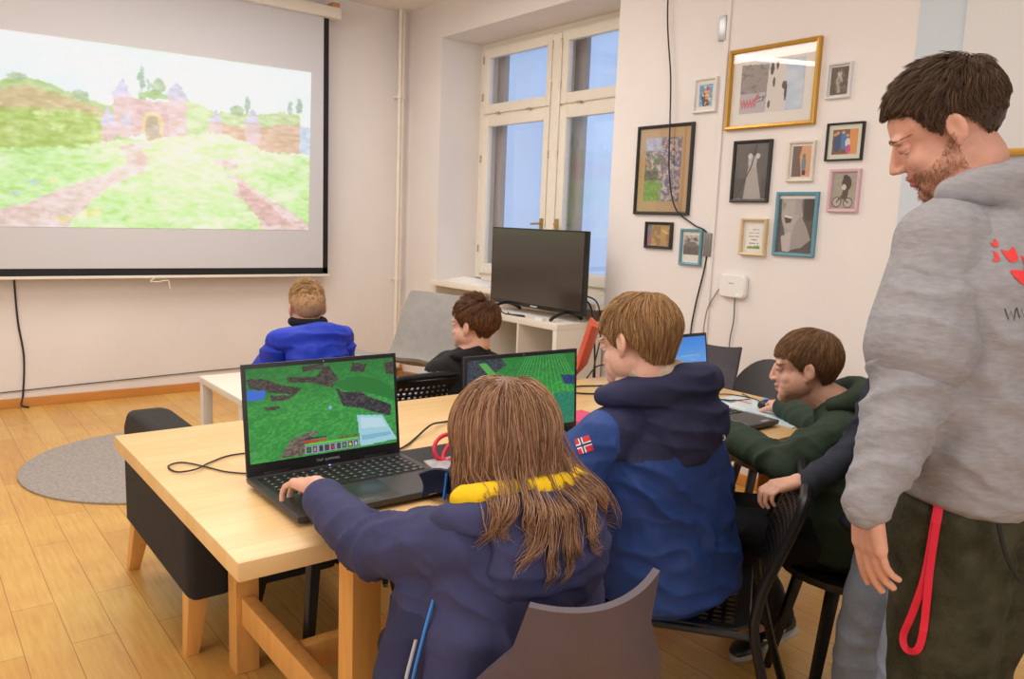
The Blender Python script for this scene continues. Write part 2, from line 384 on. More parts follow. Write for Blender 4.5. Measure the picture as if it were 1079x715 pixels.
c.poly(P([(520, 295), (570, 310), (620, 340), (700, 340), (760, 350), (850, 340), (930, 350), (935, 400), (975, 440), (975, 470), (520, 470)]), (206, 222, 160))
c.poly(P([(640, 375), (760, 390), (930, 380), (932, 470), (780, 470), (640, 430)]), (226, 178, 150), 0.85)
for q in ((215, 290, 25, 16), (440, 258, 26, 22), (700, 335, 22, 18), (45, 236, 25, 10)): c.ell(*g(q[0], q[1]), q[2] * KX, q[3] / 560, (166, 190, 140), 0.8)
for q in ((390, 235, 9, 40), (408, 255, 5, 18), (735, 318, 10, 30), (893, 328, 9, 22), (928, 325, 11, 26)): c.ell(*g(q[0], q[1]), q[2] * KX, q[3] / 560, (160, 186, 160), 0.8)
c.poly(P([(-60, 340), (60, 330), (200, 335), (270, 370), (300, 400), (300, 440), (200, 455), (-60, 470)]), (182, 208, 100))
c.put((c.y > 0.36) * (c.y < 0.62) * (c.x < 0.33) * (n1 > 0.55) * 1.0, (214, 230, 140), 0.6)
# plain grassy gate-house with towers (generic)
c.poly(P([(310, 290), (530, 320), (530, 425), (310, 410)]), (226, 190, 184))
c.poly(P([(375, 320), (470, 330), (470, 418), (375, 408)]), (222, 180, 176))
c.ell(*g(422, 385), 36 * KX, 0.085, (238, 206, 150)); c.rect(g(388, 390)[0], g(388, 385)[1], g(456, 385)[0], g(456, 418)[1], (238, 206, 150))
c.ell(*g(422, 390), 24 * KX, 0.068, (190, 168, 140)); c.rect(g(399, 390)[0], g(399, 388)[1], g(446, 390)[0], g(446, 420)[1], (190, 168, 140))
for (tx, ty, hw, ht) in ((330, 290, 26, 60), (500, 300, 30, 60), (290, 380, 20, 60), (340, 385, 16, 50), (626, 370, 22, 44), (757, 375, 25, 52)):
    x, y = g(tx, ty); c.rect(x - hw * KX, y, x + hw * KX, y + 110 / 560 if ty < 330 else y + 70 / 560, (232, 198, 192))
    c.poly([(x - hw * 1.25 * KX, y), (x + hw * 1.25 * KX, y), (x, y - ht / 560)], (214, 206, 226))
# meadow
gm = c.poly(P([(-60, 462), (200, 450), (330, 425), (430, 425), (640, 405), (720, 430), (800, 460), (975, 480), (975, 720), (-60, 720)]), (206, 246, 160))
c.put(gm * np.clip((n2 - 0.42) * 4, 0, 1) * 1.0, (182, 232, 112), 0.8)
c.put(gm * np.clip((n3 - 0.45) * 5, 0, 1) * 1.0, (240, 252, 206), 0.8)
cx_ = g(540, 500); c.put(gm * np.exp(-(((c.x - cx_[0]) / 0.2) ** 2 + ((c.y - cx_[1]) / 0.26) ** 2)), (242, 252, 210), 0.6)
for pth in ([(330, 445), (400, 430), (430, 440), (385, 460), (418, 490), (400, 530), (350, 545), (260, 600), (180, 690), (160, 720), (-60, 720), (-60, 665), (60, 630), (170, 580), (270, 540), (330, 510), (345, 490), (325, 460)],
            [(660, 540), (700, 530), (780, 590), (880, 640), (970, 690), (975, 720), (800, 720), (760, 640), (690, 600), (700, 560)],
            [(620, 490), (700, 480), (705, 520), (660, 520)]):
    pm = c.poly(P(pth), (240, 214, 204)); c.put(pm * (n1 > 0.52) * 1.0, (230, 190, 176), 0.6)
c.poly(P([(700, 560), (760, 590), (850, 650), (900, 690), (820, 700), (740, 640)]), (216, 160, 150), 0.6)
c.poly(P([(930, 385), (975, 395), (975, 470), (930, 465)]), (206, 220, 240))
for q in ((160, 680, 22, 9), (240, 660, 30, 10), (130, 560, 12, 5)): c.ell(*g(q[0], q[1]), q[2] * KX, q[3] / 560, (244, 232, 140), 0.8)
for q in ((75, 565, 18, 6), (30, 600, 10, 8), (95, 605, 6, 6)): c.ell(*g(q[0], q[1]), q[2] * KX, q[3] / 560, (200, 220, 244), 0.8)
# fade of a washed-out projection
# organic edges and soft shading of the rendered meadow picture
hh_, ww_ = c.A.shape[:2]; wx_ = (fbm(c.x * 60, c.y * 40, 21) - .47) * 7; wy_ = (fbm(c.x * 60, c.y * 40, 33) - .47) * 6
ix_ = np.clip(np.arange(ww_)[None] + wx_, 0, ww_ - 1).astype(int); iy_ = np.clip(np.arange(hh_)[:, None] + wy_, 0, hh_ - 1).astype(int); c.A = c.A[iy_, ix_]
land = (c.A.sum(2) < 2.86)[..., None]; tx_ = (fbm(c.x * 40, c.y * 60, 44) - .47)[..., None] * .30 * land; c.A = c.A + tx_ * np.array((.9, .8, 1.3))
bush_ = ((c.y > .36) & (c.y < .62) & (c.x < .33))[..., None]; c.A = c.A + bush_ * (np.abs(vnoise(c.x * 44, c.y * 40, 7) - .5) - .25)[..., None] * .22
c.A = (c.A + np.roll(c.A, 1, 0) + np.roll(c.A, 1, 1) + np.roll(np.roll(c.A, 1, 0), 1, 1)) / 4
cen_ = np.exp(-(((c.x - .55) / .35) ** 2 + ((c.y - .55) / .5) ** 2))[..., None] * .10
c.A = np.clip(c.A * 0.84 + 0.16 + cen_, 0, 1)
IMG = vcol_mat('projected_picture', 1.0, 0.8, base=False)
picture('projected_picture', c.A, (0.49, SY - 0.004, 1.226), (2.185, 0, 0.03), (0.02, 0, 1.222), IMG, scr, M=at(scr))

# ------------------------------------------------------------------ cables
M_cable = mat('black_cable', S((28, 28, 30)), 0.5)
def cable(name, pts, r, label, m=None, n=10, group=None, kind_word='cable'):
    o = MB().tube(bez(pts, n), r, 6).build(name, m or M_cable, smooth=True); return tag(o, label, kind_word, group)
cable('screen_cable', [(0.655, WY - 0.008, 0.90), (0.665, WY - 0.008, 0.6), (0.69, WY - 0.008, 0.35), (0.675, WY - 0.01, 0.1), (0.66, WY - 0.03, 0.02), (0.70, WY - 0.06, 0.006)], 0.006, 'thin dark cable hanging down the wall below the left of the projection screen')
cable('wall_cable', [(-1.0, WY - 0.008, 0.10), (0.2, WY - 0.008, 0.105), (1.2, WY - 0.008, 0.13), (2.2, WY - 0.008, 0.15), (3.0, WY - 0.008, 0.14)], 0.004, 'thin grey cable running low along the wall above the baseboard', mat('grey_cable', S((96, 92, 88)), 0.5))
cable('power_cable', [(WX - 0.03, 3.275, CZ), (WX - 0.03, 3.265, 2.6), (WX - 0.032, 3.21, 2.25), (WX - 0.034, 3.19, 2.0), (WX - 0.034, 3.17, 1.7), (WX - 0.03, 3.11, 1.50), (WX - 0.02, 2.98, 1.41), (WX - 0.012, 2.885, 1.36), (WX - 0.01, 2.88, 1.2), (WX - 0.01, 2.93, 0.95), (WX - 0.01, 2.95, 0.75), (WX - 0.012, 2.93, 0.3), (WX - 0.02, 2.93, 0.01)], 0.0045, 'black power cable hanging from the ceiling across the dark framed print')
cable('router_cable', [(WX - 0.012, 2.745, 1.09), (WX - 0.012, 2.80, 1.02), (WX - 0.012, 2.85, 0.9), (WX - 0.012, 2.86, 0.6), (WX - 0.015, 2.86, 0.01)], 0.004, 'beige cable curving down from the left side of the white router', mat('beige_cable', S((160, 146, 124)), 0.5))
cable('router_cable', [(WX - 0.012, 2.665, 1.03), (WX - 0.012, 2.66, 0.9), (WX - 0.012, 2.675, 0.75), (WX - 0.015, 2.66, 0.4), (WX - 0.015, 2.66, 0.01)], 0.003, 'thin grey cable hanging straight down under the white router', mat('grey_cable', S((96, 92, 88)), 0.5))
for k, pts in enumerate(([(2.95, 4.72, CZ), (2.92, 4.70, 3.03), (3.03, 4.66, 3.0), (3.12, 4.62, 3.02), (3.15, 4.6, CZ)], [(3.16, 4.2, CZ), (3.2, 4.2, 3.03), (3.26, 4.18, 2.985), (3.32, 4.16, 3.03), (3.36, 4.14, CZ)])):
    cable('lamp_cable', pts, 0.007 + 0.003 * k, ['thin black cable loop hanging from the ceiling, nearer the pipe', 'thicker black cable loop hanging from the ceiling, nearer the window'][k], group='cable loops under the ceiling')
o = MB().box((WX - 0.012, 2.835, -0.0 + 0.02), (WX, 2.868, CZ)).build('cable_duct', M_wall, bevel=0.003); tag(o, 'narrow wall-coloured cable duct running up the wall between the pictures', 'cable duct')
o = MB().box((WX - 0.022, 2.845, 1.235), (WX - 0.006, 2.895, 1.365)).build('cable_clip', mat('grey_metal', S((140, 140, 140)), 0.4, metal=0.6), bevel=0.004); tag(o, 'grey metal cable clip where the black power cable meets the duct', 'cable clip')
o = MB().box((WX - 0.016, 2.855, 2.395), (WX, 2.905, 2.525)).build('wall_bracket', mat('steel', S((170, 172, 174)), 0.35, metal=0.8), bevel=0.004); tag(o, 'small grey metal bracket on the wall above the gold framed picture', 'bracket')
ro = thing('wall_router', 'white rounded wireless router mounted on the wall', 'router', (WX, 2.675, 1.085))
def rrect_ring(hw, hh, r, x, n=6):
    out = []
    for (sx, sy, a0) in ((1, 1, 0), (-1, 1, PI / 2), (-1, -1, PI), (1, -1, 3 * PI / 2)):
        for k in range(n + 1):
            a = a0 + PI / 2 * k / n; out.append((x, sx * (hw - r) + r * math.cos(a), sy * (hh - r) + r * math.sin(a)))
    return out
MB().loft([rrect_ring(0.07, 0.05, 0.02, 0.0), rrect_ring(0.085, 0.063, 0.025, -0.006), rrect_ring(0.085, 0.063, 0.025, -0.026), rrect_ring(0.078, 0.056, 0.022, -0.034)]).build('housing', mat('white_plastic', S((240, 238, 236)), 0.3), ro, smooth=True)
MB().box((-0.036, -0.045, -0.045), (-0.034, -0.037, -0.040)).build('status_light', mat('green_led', (0.02, 0.6, 0.1), 0.4, emit=(0.1, 1, 0.2), estr=2), ro)
MB().box((-0.0355, -0.012, 0.012), (-0.034, 0.02, 0.018)).build('logo', mat('grey_print', S((180, 180, 180)), 0.5), ro)

# ceiling fluorescent lamp reflected in the picture glass
fl = thing('ceiling_lamp', 'long ceiling strip lamp near the projection screen, above the frame', 'lamp', (0.15, 4.92, CZ))
lampM = mat('lamp_diffuser', (0.9, 0.9, 0.85), 0.5, emit=(1, 0.95, 0.86), estr=7)
MB().box((-0.45, -0.07, -0.03), (0.45, 0.07, 0.0)).build('housing', M_white, fl, bevel=0.004)
MB().box((-0.43, -0.05, -0.055), (0.43, 0.05, -0.03)).build('diffuser', lampM, fl, bevel=0.01)
fl.rotation_euler[2] = 0.45

# ------------------------------------------------------------------ framed pictures
M_glass_pic = mat('print_paper', S((236, 232, 226)), 0.5)
def rimg(seed, w_, h_, cols, sc=6):
    c = Canvas(w_, h_, cols[0])
    for i, q in enumerate(cols[1:]): c.put((fbm(c.x * sc, c.y * sc * h_ / w_, seed + 7 * i) > 0.52) * 1.0, q, 0.8)
    return c
def frame(y0, y1, z0, z1, fw_, colr, label, art, matw, matc=(238, 234, 228), depth=0.022, metal=0.0, inner=None, rough=0.4, skew=0.0):
    """y0 > y1 (left to right in the room); art = Canvas"""
    t = thing('picture_frame', label, 'picture', (WX, (y0 + y1) / 2, (z0 + z1) / 2), 0, 'framed pictures on the wall')
    hw, hh = (y0 - y1) / 2, (z1 - z0) / 2
    M = mat('frame_' + '_'.join(map(str, colr)), S(colr), rough, metal=metal, var=0.05, vscale=20)
    b = MB()
    prof = [(0, 0.0), (0, depth * 0.8), (fw_ * 0.3, depth), (fw_ * 0.8, depth * 0.9), (fw_, depth * 0.55), (fw_, 0.002)]
    rings = [[(-d_, s1 * (hw - e), s2 * (hh - e)) for (s1, s2) in ((1, 1), (-1, 1), (-1, -1), (1, -1))] for e, d_ in prof]
    b.loft(rings, cap=False); b.build('moulding', M, t)
    MB().box((-0.006, -hw + fw_ * 0.9, -hh + fw_ * 0.9), (-0.002, hw - fw_ * 0.9, hh - fw_ * 0.9)).build('mat_board', mat('mat_' + '_'.join(map(str, matc)), S(matc), 0.6), t)
    if inner: my0, my1, mz0, mz1 = inner
    else: my0 = my1 = matw; mz0 = mz1 = matw
    aw0 = hw - fw_ - my0; aw1 = hw - fw_ - my1
    picture('print', art.A, (-0.0075, aw0, -hh + fw_ + mz0), (0, -(aw0 + aw1), 0), (0, 0, 2 * (hh - fw_) - mz0 - mz1), PRINT, t)
    MB().box((-depth * 0.5 - 0.001, -hw + fw_ * 0.95, -hh + fw_ * 0.95), (-depth * 0.5, hw - fw_ * 0.95, hh - fw_ * 0.95)).build('glass', M_glass, t)
    return t
PRINT = vcol_mat('printed_paper', 0, 0.5)
G = lambda v: (v, v, v)
# small white frame, figures in blue
c = rimg(1, 40, 56, [(96, 160, 206), (150, 196, 226)]); c.ell(.35, .55, .18, .3, (40, 60, 90)); c.ell(.62, .5, .16, .3, (226, 160, 90)); c.ell(.6, .2, .12, .09, (200, 50, 40)); c.ell(.4, .33, .1, .08, (210, 150, 120)); c.rect(.3, .7, .8, 1, (90, 60, 50)); c.put((fbm(c.x * 8, c.y * 12, 3) > .58) * 1.0, (240, 230, 210), .8)
frame(3.046, 2.886, 2.025, 2.212, 0.013, (232, 230, 228), 'small white frame with a colourful figure print, left of the gold frame', c, 0.022)
# gold frame: rough wall and sky
c = Canvas(120, 92, (214, 226, 240)); c.put(np.clip(fbm(c.x * 4, c.y * 6, 2) * 2 - .7, 0, 1), (170, 196, 226), .8)
c.poly([(0, 0), (.45, 0.05), (.42, 1), (0, 1)], (160, 152, 150)); c.poly([(.45, 0.02), (.7, 0.0), (.72, .2), (.74, 1), (.42, 1)], (226, 220, 216))
c.put((c.x < .43) * (fbm(c.x * 22, c.y * 22, 4) > .6) * 1.0, (120, 112, 112), .7); c.rect(0, .6, .42, 1, (200, 196, 206), .8)
for q in ((.5, .15, .03, .12), (.58, .08, .02, .1), (.54, .42, .02, .1), (.7, .5, .03, .08), (.73, .62, .02, .2), (.48, .85, .02, .08)): c.ell(*q, (90, 82, 78))
for i in range(5): c.line([(.02 + .05 * i, .72), (.05 + .05 * i, .88), (.07 + .05 * i, .74)], .012, (206, 110, 126), .9)
c.line([(.3, .62), (.24, .76), (.28, .66), (.34, .7)], .012, (206, 90, 110)); c.line([(.28, .72), (.4, .68), (.38, .76), (.3, .78)], .01, (80, 100, 130))
frame(2.812, 2.278, 1.915, 2.330, 0.022, (196, 150, 62), 'large gold framed picture of a rough wall against the sky', c, 0.07, depth=0.03, metal=0.45, rough=0.3, inner=(0.055, 0.06, 0.06, 0.06))
# dark frame with mosaic street print
c = rimg(8, 90, 130, [(176, 166, 160), (120, 96, 84), (206, 196, 200), (96, 100, 130)], 14)
c.rect(0, 0, .45, .2, (190, 200, 232), .7); c.put((c.y > .2) * (c.x < .45) * (fbm(c.x * 20, c.y * 30, 2) > .5), (100, 120, 80), .8); c.rect(0, .68, .5, 1, (110, 170, 60), .75); c.rect(0, .52, .4, .66, (60, 70, 60), .6)
c.put((vnoise(c.x * 28, c.y * 40, 5) > .86) * 1.0, (206, 80, 60)); c.put((vnoise(c.x * 30, c.y * 42, 6) > .88) * 1.0, (90, 120, 190)); c.put((vnoise(c.x * 30, c.y * 42, 16) > .9) * 1.0, (230, 170, 70))
frame(3.455, 3.027, 1.460, 1.980, 0.018, (38, 38, 40), 'large black framed street collage in a tan mount, black cable hanging over it', c, 0.06, matc=(190, 156, 112), inner=(0.05, 0.065, 0.06, 0.055))
# small white frame, sepia figure
c = rimg(3, 40, 52, [(96, 86, 76), (130, 120, 106)]); c.ell(.5, .25, .12, .1, (206, 200, 190)); c.ell(.5, .5, .18, .2, (190, 184, 176)); c.rect(.4, .6, .6, .95, (176, 168, 158)); c.put((fbm(c.x * 12, c.y * 14, 8) > .6) * 1.0, (60, 54, 48), .6)
frame(2.234, 2.108, 2.026, 2.192, 0.011, (226, 228, 232), 'small white frame with a sepia figure, right of the gold frame', c, 0.008)
# black frame, group of people
c = rimg(4, 44, 60, [(140, 96, 76), (96, 70, 66)]); c.rect(.68, 0, 1, 1, (226, 160, 90)); c.ell(.2, .5, .14, .4, (60, 90, 130)); c.ell(.45, .45, .12, .4, (70, 130, 180)); c.ell(.62, .55, .1, .2, (226, 220, 220)); c.ell(.65, .8, .1, .18, (206, 90, 160))
for q in ((.2, .14), (.42, .12), (.6, .25), (.1, .2)): c.ell(*q, .07, .06, (222, 170, 140))
frame(2.207, 2.018, 1.733, 1.911, 0.009, (30, 32, 34), 'black framed photo of a group of people in a cream mount', c, 0.022, matc=(232, 232, 214))
# black frame with cello-like grey figure
c = Canvas(60, 84, (110, 108, 106)); c.put(fbm(c.x * 6, c.y * 8, 3), (70, 68, 68), .8); c.poly([(.42, .3), (.62, .3), (.72, .6), (.86, 1), (.3, 1), (.36, .6)], (176, 172, 168)); c.ell(.52, .32, .14, .12, (190, 186, 182)); c.ell(.44, .22, .07, .05, (214, 212, 210)); c.ell(.68, .22, .07, .05, (214, 212, 210)); c.line([(.62, 0), (.5, .4), (.06, 1)], .012, (30, 30, 30), asp=.7); c.rect(0, .62, .28, 1, (60, 58, 58), .6); c.rect(.85, .62, 1, 1, (66, 64, 64), .6)
frame(2.746, 2.509, 1.534, 1.857, 0.018, (40, 40, 40), 'black framed grey print of a seated figure with a long bow', c, 0.002)
# cream frame
c = Canvas(40, 60, (120, 100, 90)); c.poly([(.5, 0), (1, 0), (1, 1), (.55, 1), (.4, .35)], (226, 170, 130)); c.ell(.65, .6, .13, .26, (120, 140, 160)); c.ell(.64, .32, .09, .07, (110, 150, 90)); c.rect(.58, .8, .78, .95, (60, 50, 50))
frame(2.411, 2.261, 1.638, 1.838, 0.013, (228, 220, 204), 'cream frame with a small brown and orange photo', c, 0.012)
# pink frame with bicycle
c = Canvas(50, 70, (190, 182, 170)); c.put(fbm(c.x * 10, c.y * 14, 5), (150, 142, 132), .7); c.ell(.58, .3, .2, .22, (72, 62, 54)); c.poly([(.45, .4), (.7, .4), (.65, .75), (.4, .75)], (84, 72, 62)); c.ell(.52, .12, .1, .07, (60, 50, 44)); c.ell(.48, .4, .1, .08, (220, 214, 206))
for (qx, qy) in ((.22, .82), (.7, .84)): c.ell(qx, qy, .2, .15, (96, 84, 70)); c.ell(qx, qy, .16, .12, (196, 188, 176))
c.line([(.22, .82), (.4, .65), (.7, .84)], .02, (96, 84, 70), asp=.7)
frame(2.170, 2.013, 1.490, 1.694, 0.016, (216, 180, 190), 'pink frame with a sepia photo of a child on a small bicycle', c, 0.002)
# wooden frame with text lines and grass
c = Canvas(56, 80, (244, 242, 236))
for i in range(5):
    hw_ = (.28, .32, .3, .2, .28)[i]; m_ = (np.abs(c.y - (.22 + .13 * i)) < .018) * (np.abs(c.x - .5) < hw_) * (vnoise(c.x * 40, c.y * 0 + i, i) > .3); c.put(m_ * 1.0, (140, 136, 132))
m_ = (c.y > .88 - .07 * vnoise(c.x * 24, c.y * 0, 3)) * (c.y < .95) * (c.x > .12) * (c.x < .88); c.put(m_ * 1.0, (110, 160, 60))
frame(2.657, 2.495, 1.257, 1.451, 0.014, (222, 200, 156), 'pale wooden frame with lines of small text above green grass', c, 0.014, depth=0.03)
# blue frame: laughing portrait in grey
c = Canvas(80, 110, (86, 82, 80)); c.poly([(.05, .0), (.72, 0), (.7, .3), (.6, .45), (.55, .9), (.3, 1), (.2, .6), (.1, .4)], (176, 170, 166))
c.ell(.38, .3, .3, .28, (186, 180, 176)); c.poly([(.62, .3), (.8, .5), (.95, .75), (.7, .9), (.4, .95), (.45, .5)], (166, 160, 156)); c.ell(.86, .1, .22, .3, (60, 56, 54)); c.poly([(.14, .30), (.40, .34), (.36, .44), (.22, .46)], (64, 54, 52)); c.poly([(.15, .30), (.40, .34), (.38, .37), (.17, .34)], (232, 228, 224)); c.poly([(.08, .05), (.2, .1), (.12, .24)], (150, 144, 140)); c.put((c.x > .45) * (c.x < .7) * (c.y < .3) * 1.0, (160, 154, 150), .5)
for i in range(3): c.line([(.22 + .06 * i, .95), (.16 + .09 * i, .72 - .04 * i)], .035, (196, 190, 186), asp=.7)
c.rect(0, .0, .08, 1, (70, 66, 64), .6)
frame(2.455, 2.218, 1.265, 1.588, 0.018, (98, 150, 170), 'blue frame with a grey portrait of a laughing woman', c, 0.002, inner=(0.0, 0.0, 0.0, 0.016))
# small black frame, golden picture
c = rimg(6, 50, 44, [(190, 150, 80), (226, 200, 130), (150, 110, 60)], 4); c.rect(0, 0, .18, 1, (150, 80, 130), .7); c.rect(0, 0, .12, .5, (80, 110, 170), .7)
frame(3.350, 3.137, 1.260, 1.417, 0.017, (42, 38, 36), 'small black frame with a golden yellow picture, below the street collage', c, 0.002)
# small teal frame
c = Canvas(44, 50, (200, 196, 190)); c.rect(0, .5, 1, 1, (96, 92, 88)); c.ell(.3, .25, .14, .1, (110, 106, 102)); c.ell(.75, .2, .14, .1, (110, 106, 102)); c.ell(.5, .48, .4, .14, (120, 116, 110)); c.put((fbm(c.x * 14, c.y * 14, 4) > .55) * 1.0, (60, 58, 56), .5)
frame(3.072, 2.914, 1.177, 1.384, 0.016, (106, 156, 170), 'small teal frame with a grey landscape, beside the cable clip', c, 0.016, inner=(0.008, 0.008, 0.045, 0.02))
# big pale board with a gold rail along its bottom edge
wb = thing('wall_board', 'large pale board with a gold bottom rail on the wall behind the standing man', 'board', (WX, 1.0, 2.2))
MB().box((-0.022, -0.9, (1.755 - 2.2)), (-0.004, 1.615 - 1.0, 0.62)).build('panel', mat('pale_board', S((222, 223, 224)), 0.6), wb, bevel=.002)
MB().box((-0.034, -0.9, -0.475), (-0.004, 1.615 - 1.0, (1.755 - 2.2))).build('gold_rail', mat('frame_gold_rail', S((196, 150, 62)), 0.3, metal=0.45), wb, bevel=.006)

# ------------------------------------------------------------------ rug
rg = MB(); rings = []
for (r_, z_) in ((0.685, 0.001), (0.687, 0.010), (0.675, 0.014), (0.05, 0.014)):
    rings.append([(r_ * math.cos(2 * PI * k / 96), r_ * math.sin(2 * PI * k / 96), z_) for k in range(96)])
rg.loft(rings); o = rg.build('round_rug', mat('grey_wool', S((178, 170, 164)), 0.95, var=0.16, vscale=60, bump=0.8, bscale=220)); o.location = (1.1355, 4.521, 0)
tag(o, 'round grey wool rug lying on the wooden floor', 'rug')

# ------------------------------------------------------------------ big beech table
T = thing('work_table', 'long light beech table with square legs and lower stretchers', 'table', (1.55, 1.875, 0))
TX0, TX1, TY0, TY1 = 0.468, 2.64, 1.372, 2.372
Mt = at(T)
MB().box((TX0, TY0, 0.712), (TX1, TY1, 0.75)).build('tabletop', M_beech, T, bevel=0.003, M=Mt)
for x_ in (0.79, 2.36):
    for y_ in (1.52, 2.27):
        MB().box((x_ - 0.035, y_ - 0.035, 0.0), (x_ + 0.035, y_ + 0.035, 0.712)).build('leg', M_leg, T, bevel=0.003, M=Mt)
    MB().box((x_ - 0.02, 1.56, 0.16), (x_ + 0.02, 2.23, 0.245)).build('stretcher', M_leg, T, bevel=0.003, M=Mt)
MB().box((0.80, 1.88, 0.165), (2.34, 1.92, 0.24)).build('stretcher', M_leg, T, bevel=0.003, M=Mt)
MB().box((0.74, 1.50, 0.66), (2.40, 1.53, 0.712)).box((0.74, 2.26, 0.66), (2.40, 2.29, 0.712)).build('apron', M_leg, T, M=Mt)

# white coffee table
t = thing('coffee_table', 'low white table beside the rug', 'table', (1.60, 3.95, 0.014))
MB().box((-0.34, -0.33, 0.465), (0.36, 0.32, 0.50)).build('tabletop', M_white, t, bevel=0.003)
for sx in (-1, 1):
    for sy in (-1, 1): MB().box((0.01 + sx * 0.32 - 0.025, sy * 0.295 - 0.025, 0), (0.01 + sx * 0.32 + 0.025, sy * 0.295 + 0.025, 0.465)).build('leg', M_white, t, bevel=0.002)

# ------------------------------------------------------------------ black armchair behind the table
ac = thing('armchair', 'black fabric armchair with tapered wooden legs, standing behind the beech table', 'armchair', (0.95, 2.77, 0))
M_blkfab = mat('black_upholstery', S((44, 42, 42)), 0.95, var=0.15, vscale=80, bump=0.25, bscale=300)
def arm(x0, x1, name):
    b = MB(); rings = []
    prof = [(2.37, 0.20), (2.36, 0.60), (2.40, 0.66), (2.75, 0.655), (3.02, 0.655), (3.12, 0.64), (3.165, 0.59), (3.175, 0.5), (3.17, 0.20)]
    for x_, e in ((x0, 0.015), (x0 + 0.02, 0), (x1 - 0.02, 0), (x1, 0.015)):
        cy_, cz_ = 2.77, 0.43
        rings.append([(x_, y_ + (e if y_ < cy_ else -e), z_ + (e if z_ < cz_ else -e)) for y_, z_ in prof])
    b.loft(rings); b.build(name, M_blkfab, ac, smooth=True, M=at(ac), bevel=0.012)
arm(0.655, 0.80, 'armrest'); arm(1.13, 1.275, 'armrest')
MB().box((0.79, 2.36, 0.20), (1.14, 2.50, 0.655)).build('backrest', M_blkfab, ac, bevel=0.02, M=at(ac))
MB().box((0.79, 2.49, 0.20), (1.14, 3.14, 0.32)).build('seat_base', M_blkfab, ac, bevel=0.01, M=at(ac))
MB().box((0.80, 2.50, 0.32), (1.13, 3.15, 0.44)).build('seat_cushion', M_blkfab, ac, bevel=0.03, M=at(ac))
for (x_, y_, dx, dy) in ((0.70, 2.44, -0.02, -0.0), (0.70, 3.12, -0.02, 0.06), (1.22, 2.44, 0.02, 0.0), (1.22, 3.12, 0.02, 0.06)):
    b = MB(); b.loft([[(x_ + s1 * 0.032, y_ + s2 * 0.032, 0.205) for s1, s2 in ((1, 1), (-1, 1), (-1, -1), (1, -1))], [(x_ + dx + s1 * 0.02, y_ + dy + s2 * 0.02, 0) for s1, s2 in ((1, 1), (-1, 1), (-1, -1), (1, -1))]])
    b.build('leg', M_leg, ac, M=at(ac), bevel=0.002)

# ------------------------------------------------------------------ cube shelf, television, sill things
K = thing('cube_shelf', 'white open cube shelf unit under the television', 'shelf', (3.415, 4.02, 0))
kx0, kx1, ky0, ky1 = 3.218, 3.608, 3.65, 4.78
b = MB(); th = 0.038
b.box((kx0, ky0, 0.73), (kx1, ky1, 0.77)); b.box((kx0, ky0, 0), (kx1, ky1, th)); b.box((kx0, ky0, th), (kx1, ky0 + th, 0.73)); b.box((kx0, ky1 - th, th), (kx1, ky1, 0.73))
b.build('carcass', M_white, K, bevel=0.002, M=at(K))
b = MB(); b.box((kx0 + .002, ky0 + th, 0.375), (kx1, ky1 - th, 0.392))
for k in (1, 2):
    y_ = ky0 + th + (ky1 - ky0 - 2 * th) * k / 3; b.box((kx0 + .002, y_ - 0.009, th), (kx1, y_ + 0.009, 0.73))
b.build('divider', M_white, K, M=at(K))
MB().box((kx1 - 0.006, ky0 + th, th), (kx1, ky1 - th, 0.73)).build('back_panel', mat('shelf_back', S((206, 190, 170)), 0.7), K, M=at(K))
tv = thing('television', 'flat black television standing on the white cube shelf, switched off', 'television', (3.4, 4.1, 0.77))
Mv = at(tv)
MB().box((3.385, 3.61, 0.818), (3.425, 4.575, 1.345)).build('casing', mat('tv_black', S((22, 22, 24)), 0.25), tv, bevel=0.004, M=Mv)
MB().box((3.3835, 3.622, 0.845), (3.386, 4.563, 1.335)).build('panel', mat('tv_panel', S((62, 54, 46)), 0.16, spec=0.7), tv, M=Mv)  # brownish room reflection is put into the panel colour
MB().box((3.3825, 4.05, 0.826), (3.3855, 4.12, 0.836)).build('logo', mat('silver_print', S((180, 182, 190)), 0.3), tv, M=Mv)
for y_ in (3.78, 4.42):
    MB().tube(bez([(3.27, y_ - 0.0, 0.778), (3.31, y_, 0.80), (3.38, y_, 0.822), (3.43, y_, 0.822), (3.50, y_, 0.80), (3.54, y_, 0.778)], 5), 0.011, 8).build('stand_foot', M_black, tv, smooth=True, M=Mv)
cable('television_cable', [(3.43, 3.66, 0.93), (3.47, 3.62, 0.86), (3.5, 3.60, 0.6), (3.5, 3.58, 0.3), (3.5, 3.55, 0.01)], 0.006, 'black cable hanging behind the television down the shelf side')
cable('television_cable', [(3.44, 3.70, 0.95), (3.50, 3.60, 0.90), (3.53, 3.585, 0.7), (3.47, 3.57, 0.45), (3.53, 3.57, 0.2), (3.53, 3.55, 0.01)], 0.005, 'second, curlier black cable beside the white shelf side')
cable('loose_cable', [(3.25, 4.55, 0.775), (3.24, 4.40, 0.775), (3.28, 4.30, 0.776), (3.24, 4.2, 0.775), (3.29, 4.08, 0.775), (3.25, 4.03, 0.776), (3.24, 4.16, 0.778), (3.3, 4.25, 0.777)], 0.004, 'thin black cable coiled on top of the white shelf before the television')
o = MB().loft([[(3.25 + a_ * 0.02, 3.85 + b_ * 0.035, z_) for a_, b_ in ((1, 1), (-1, 1), (-1, -1), (1, -1))] for z_ in (0.77, 0.79)]).build('small_adapter', mat('white_plastic', S((240, 238, 236)), 0.3), bevel=0.006); tag(o, 'small white plastic adapter on the shelf before the television foot', 'adapter')
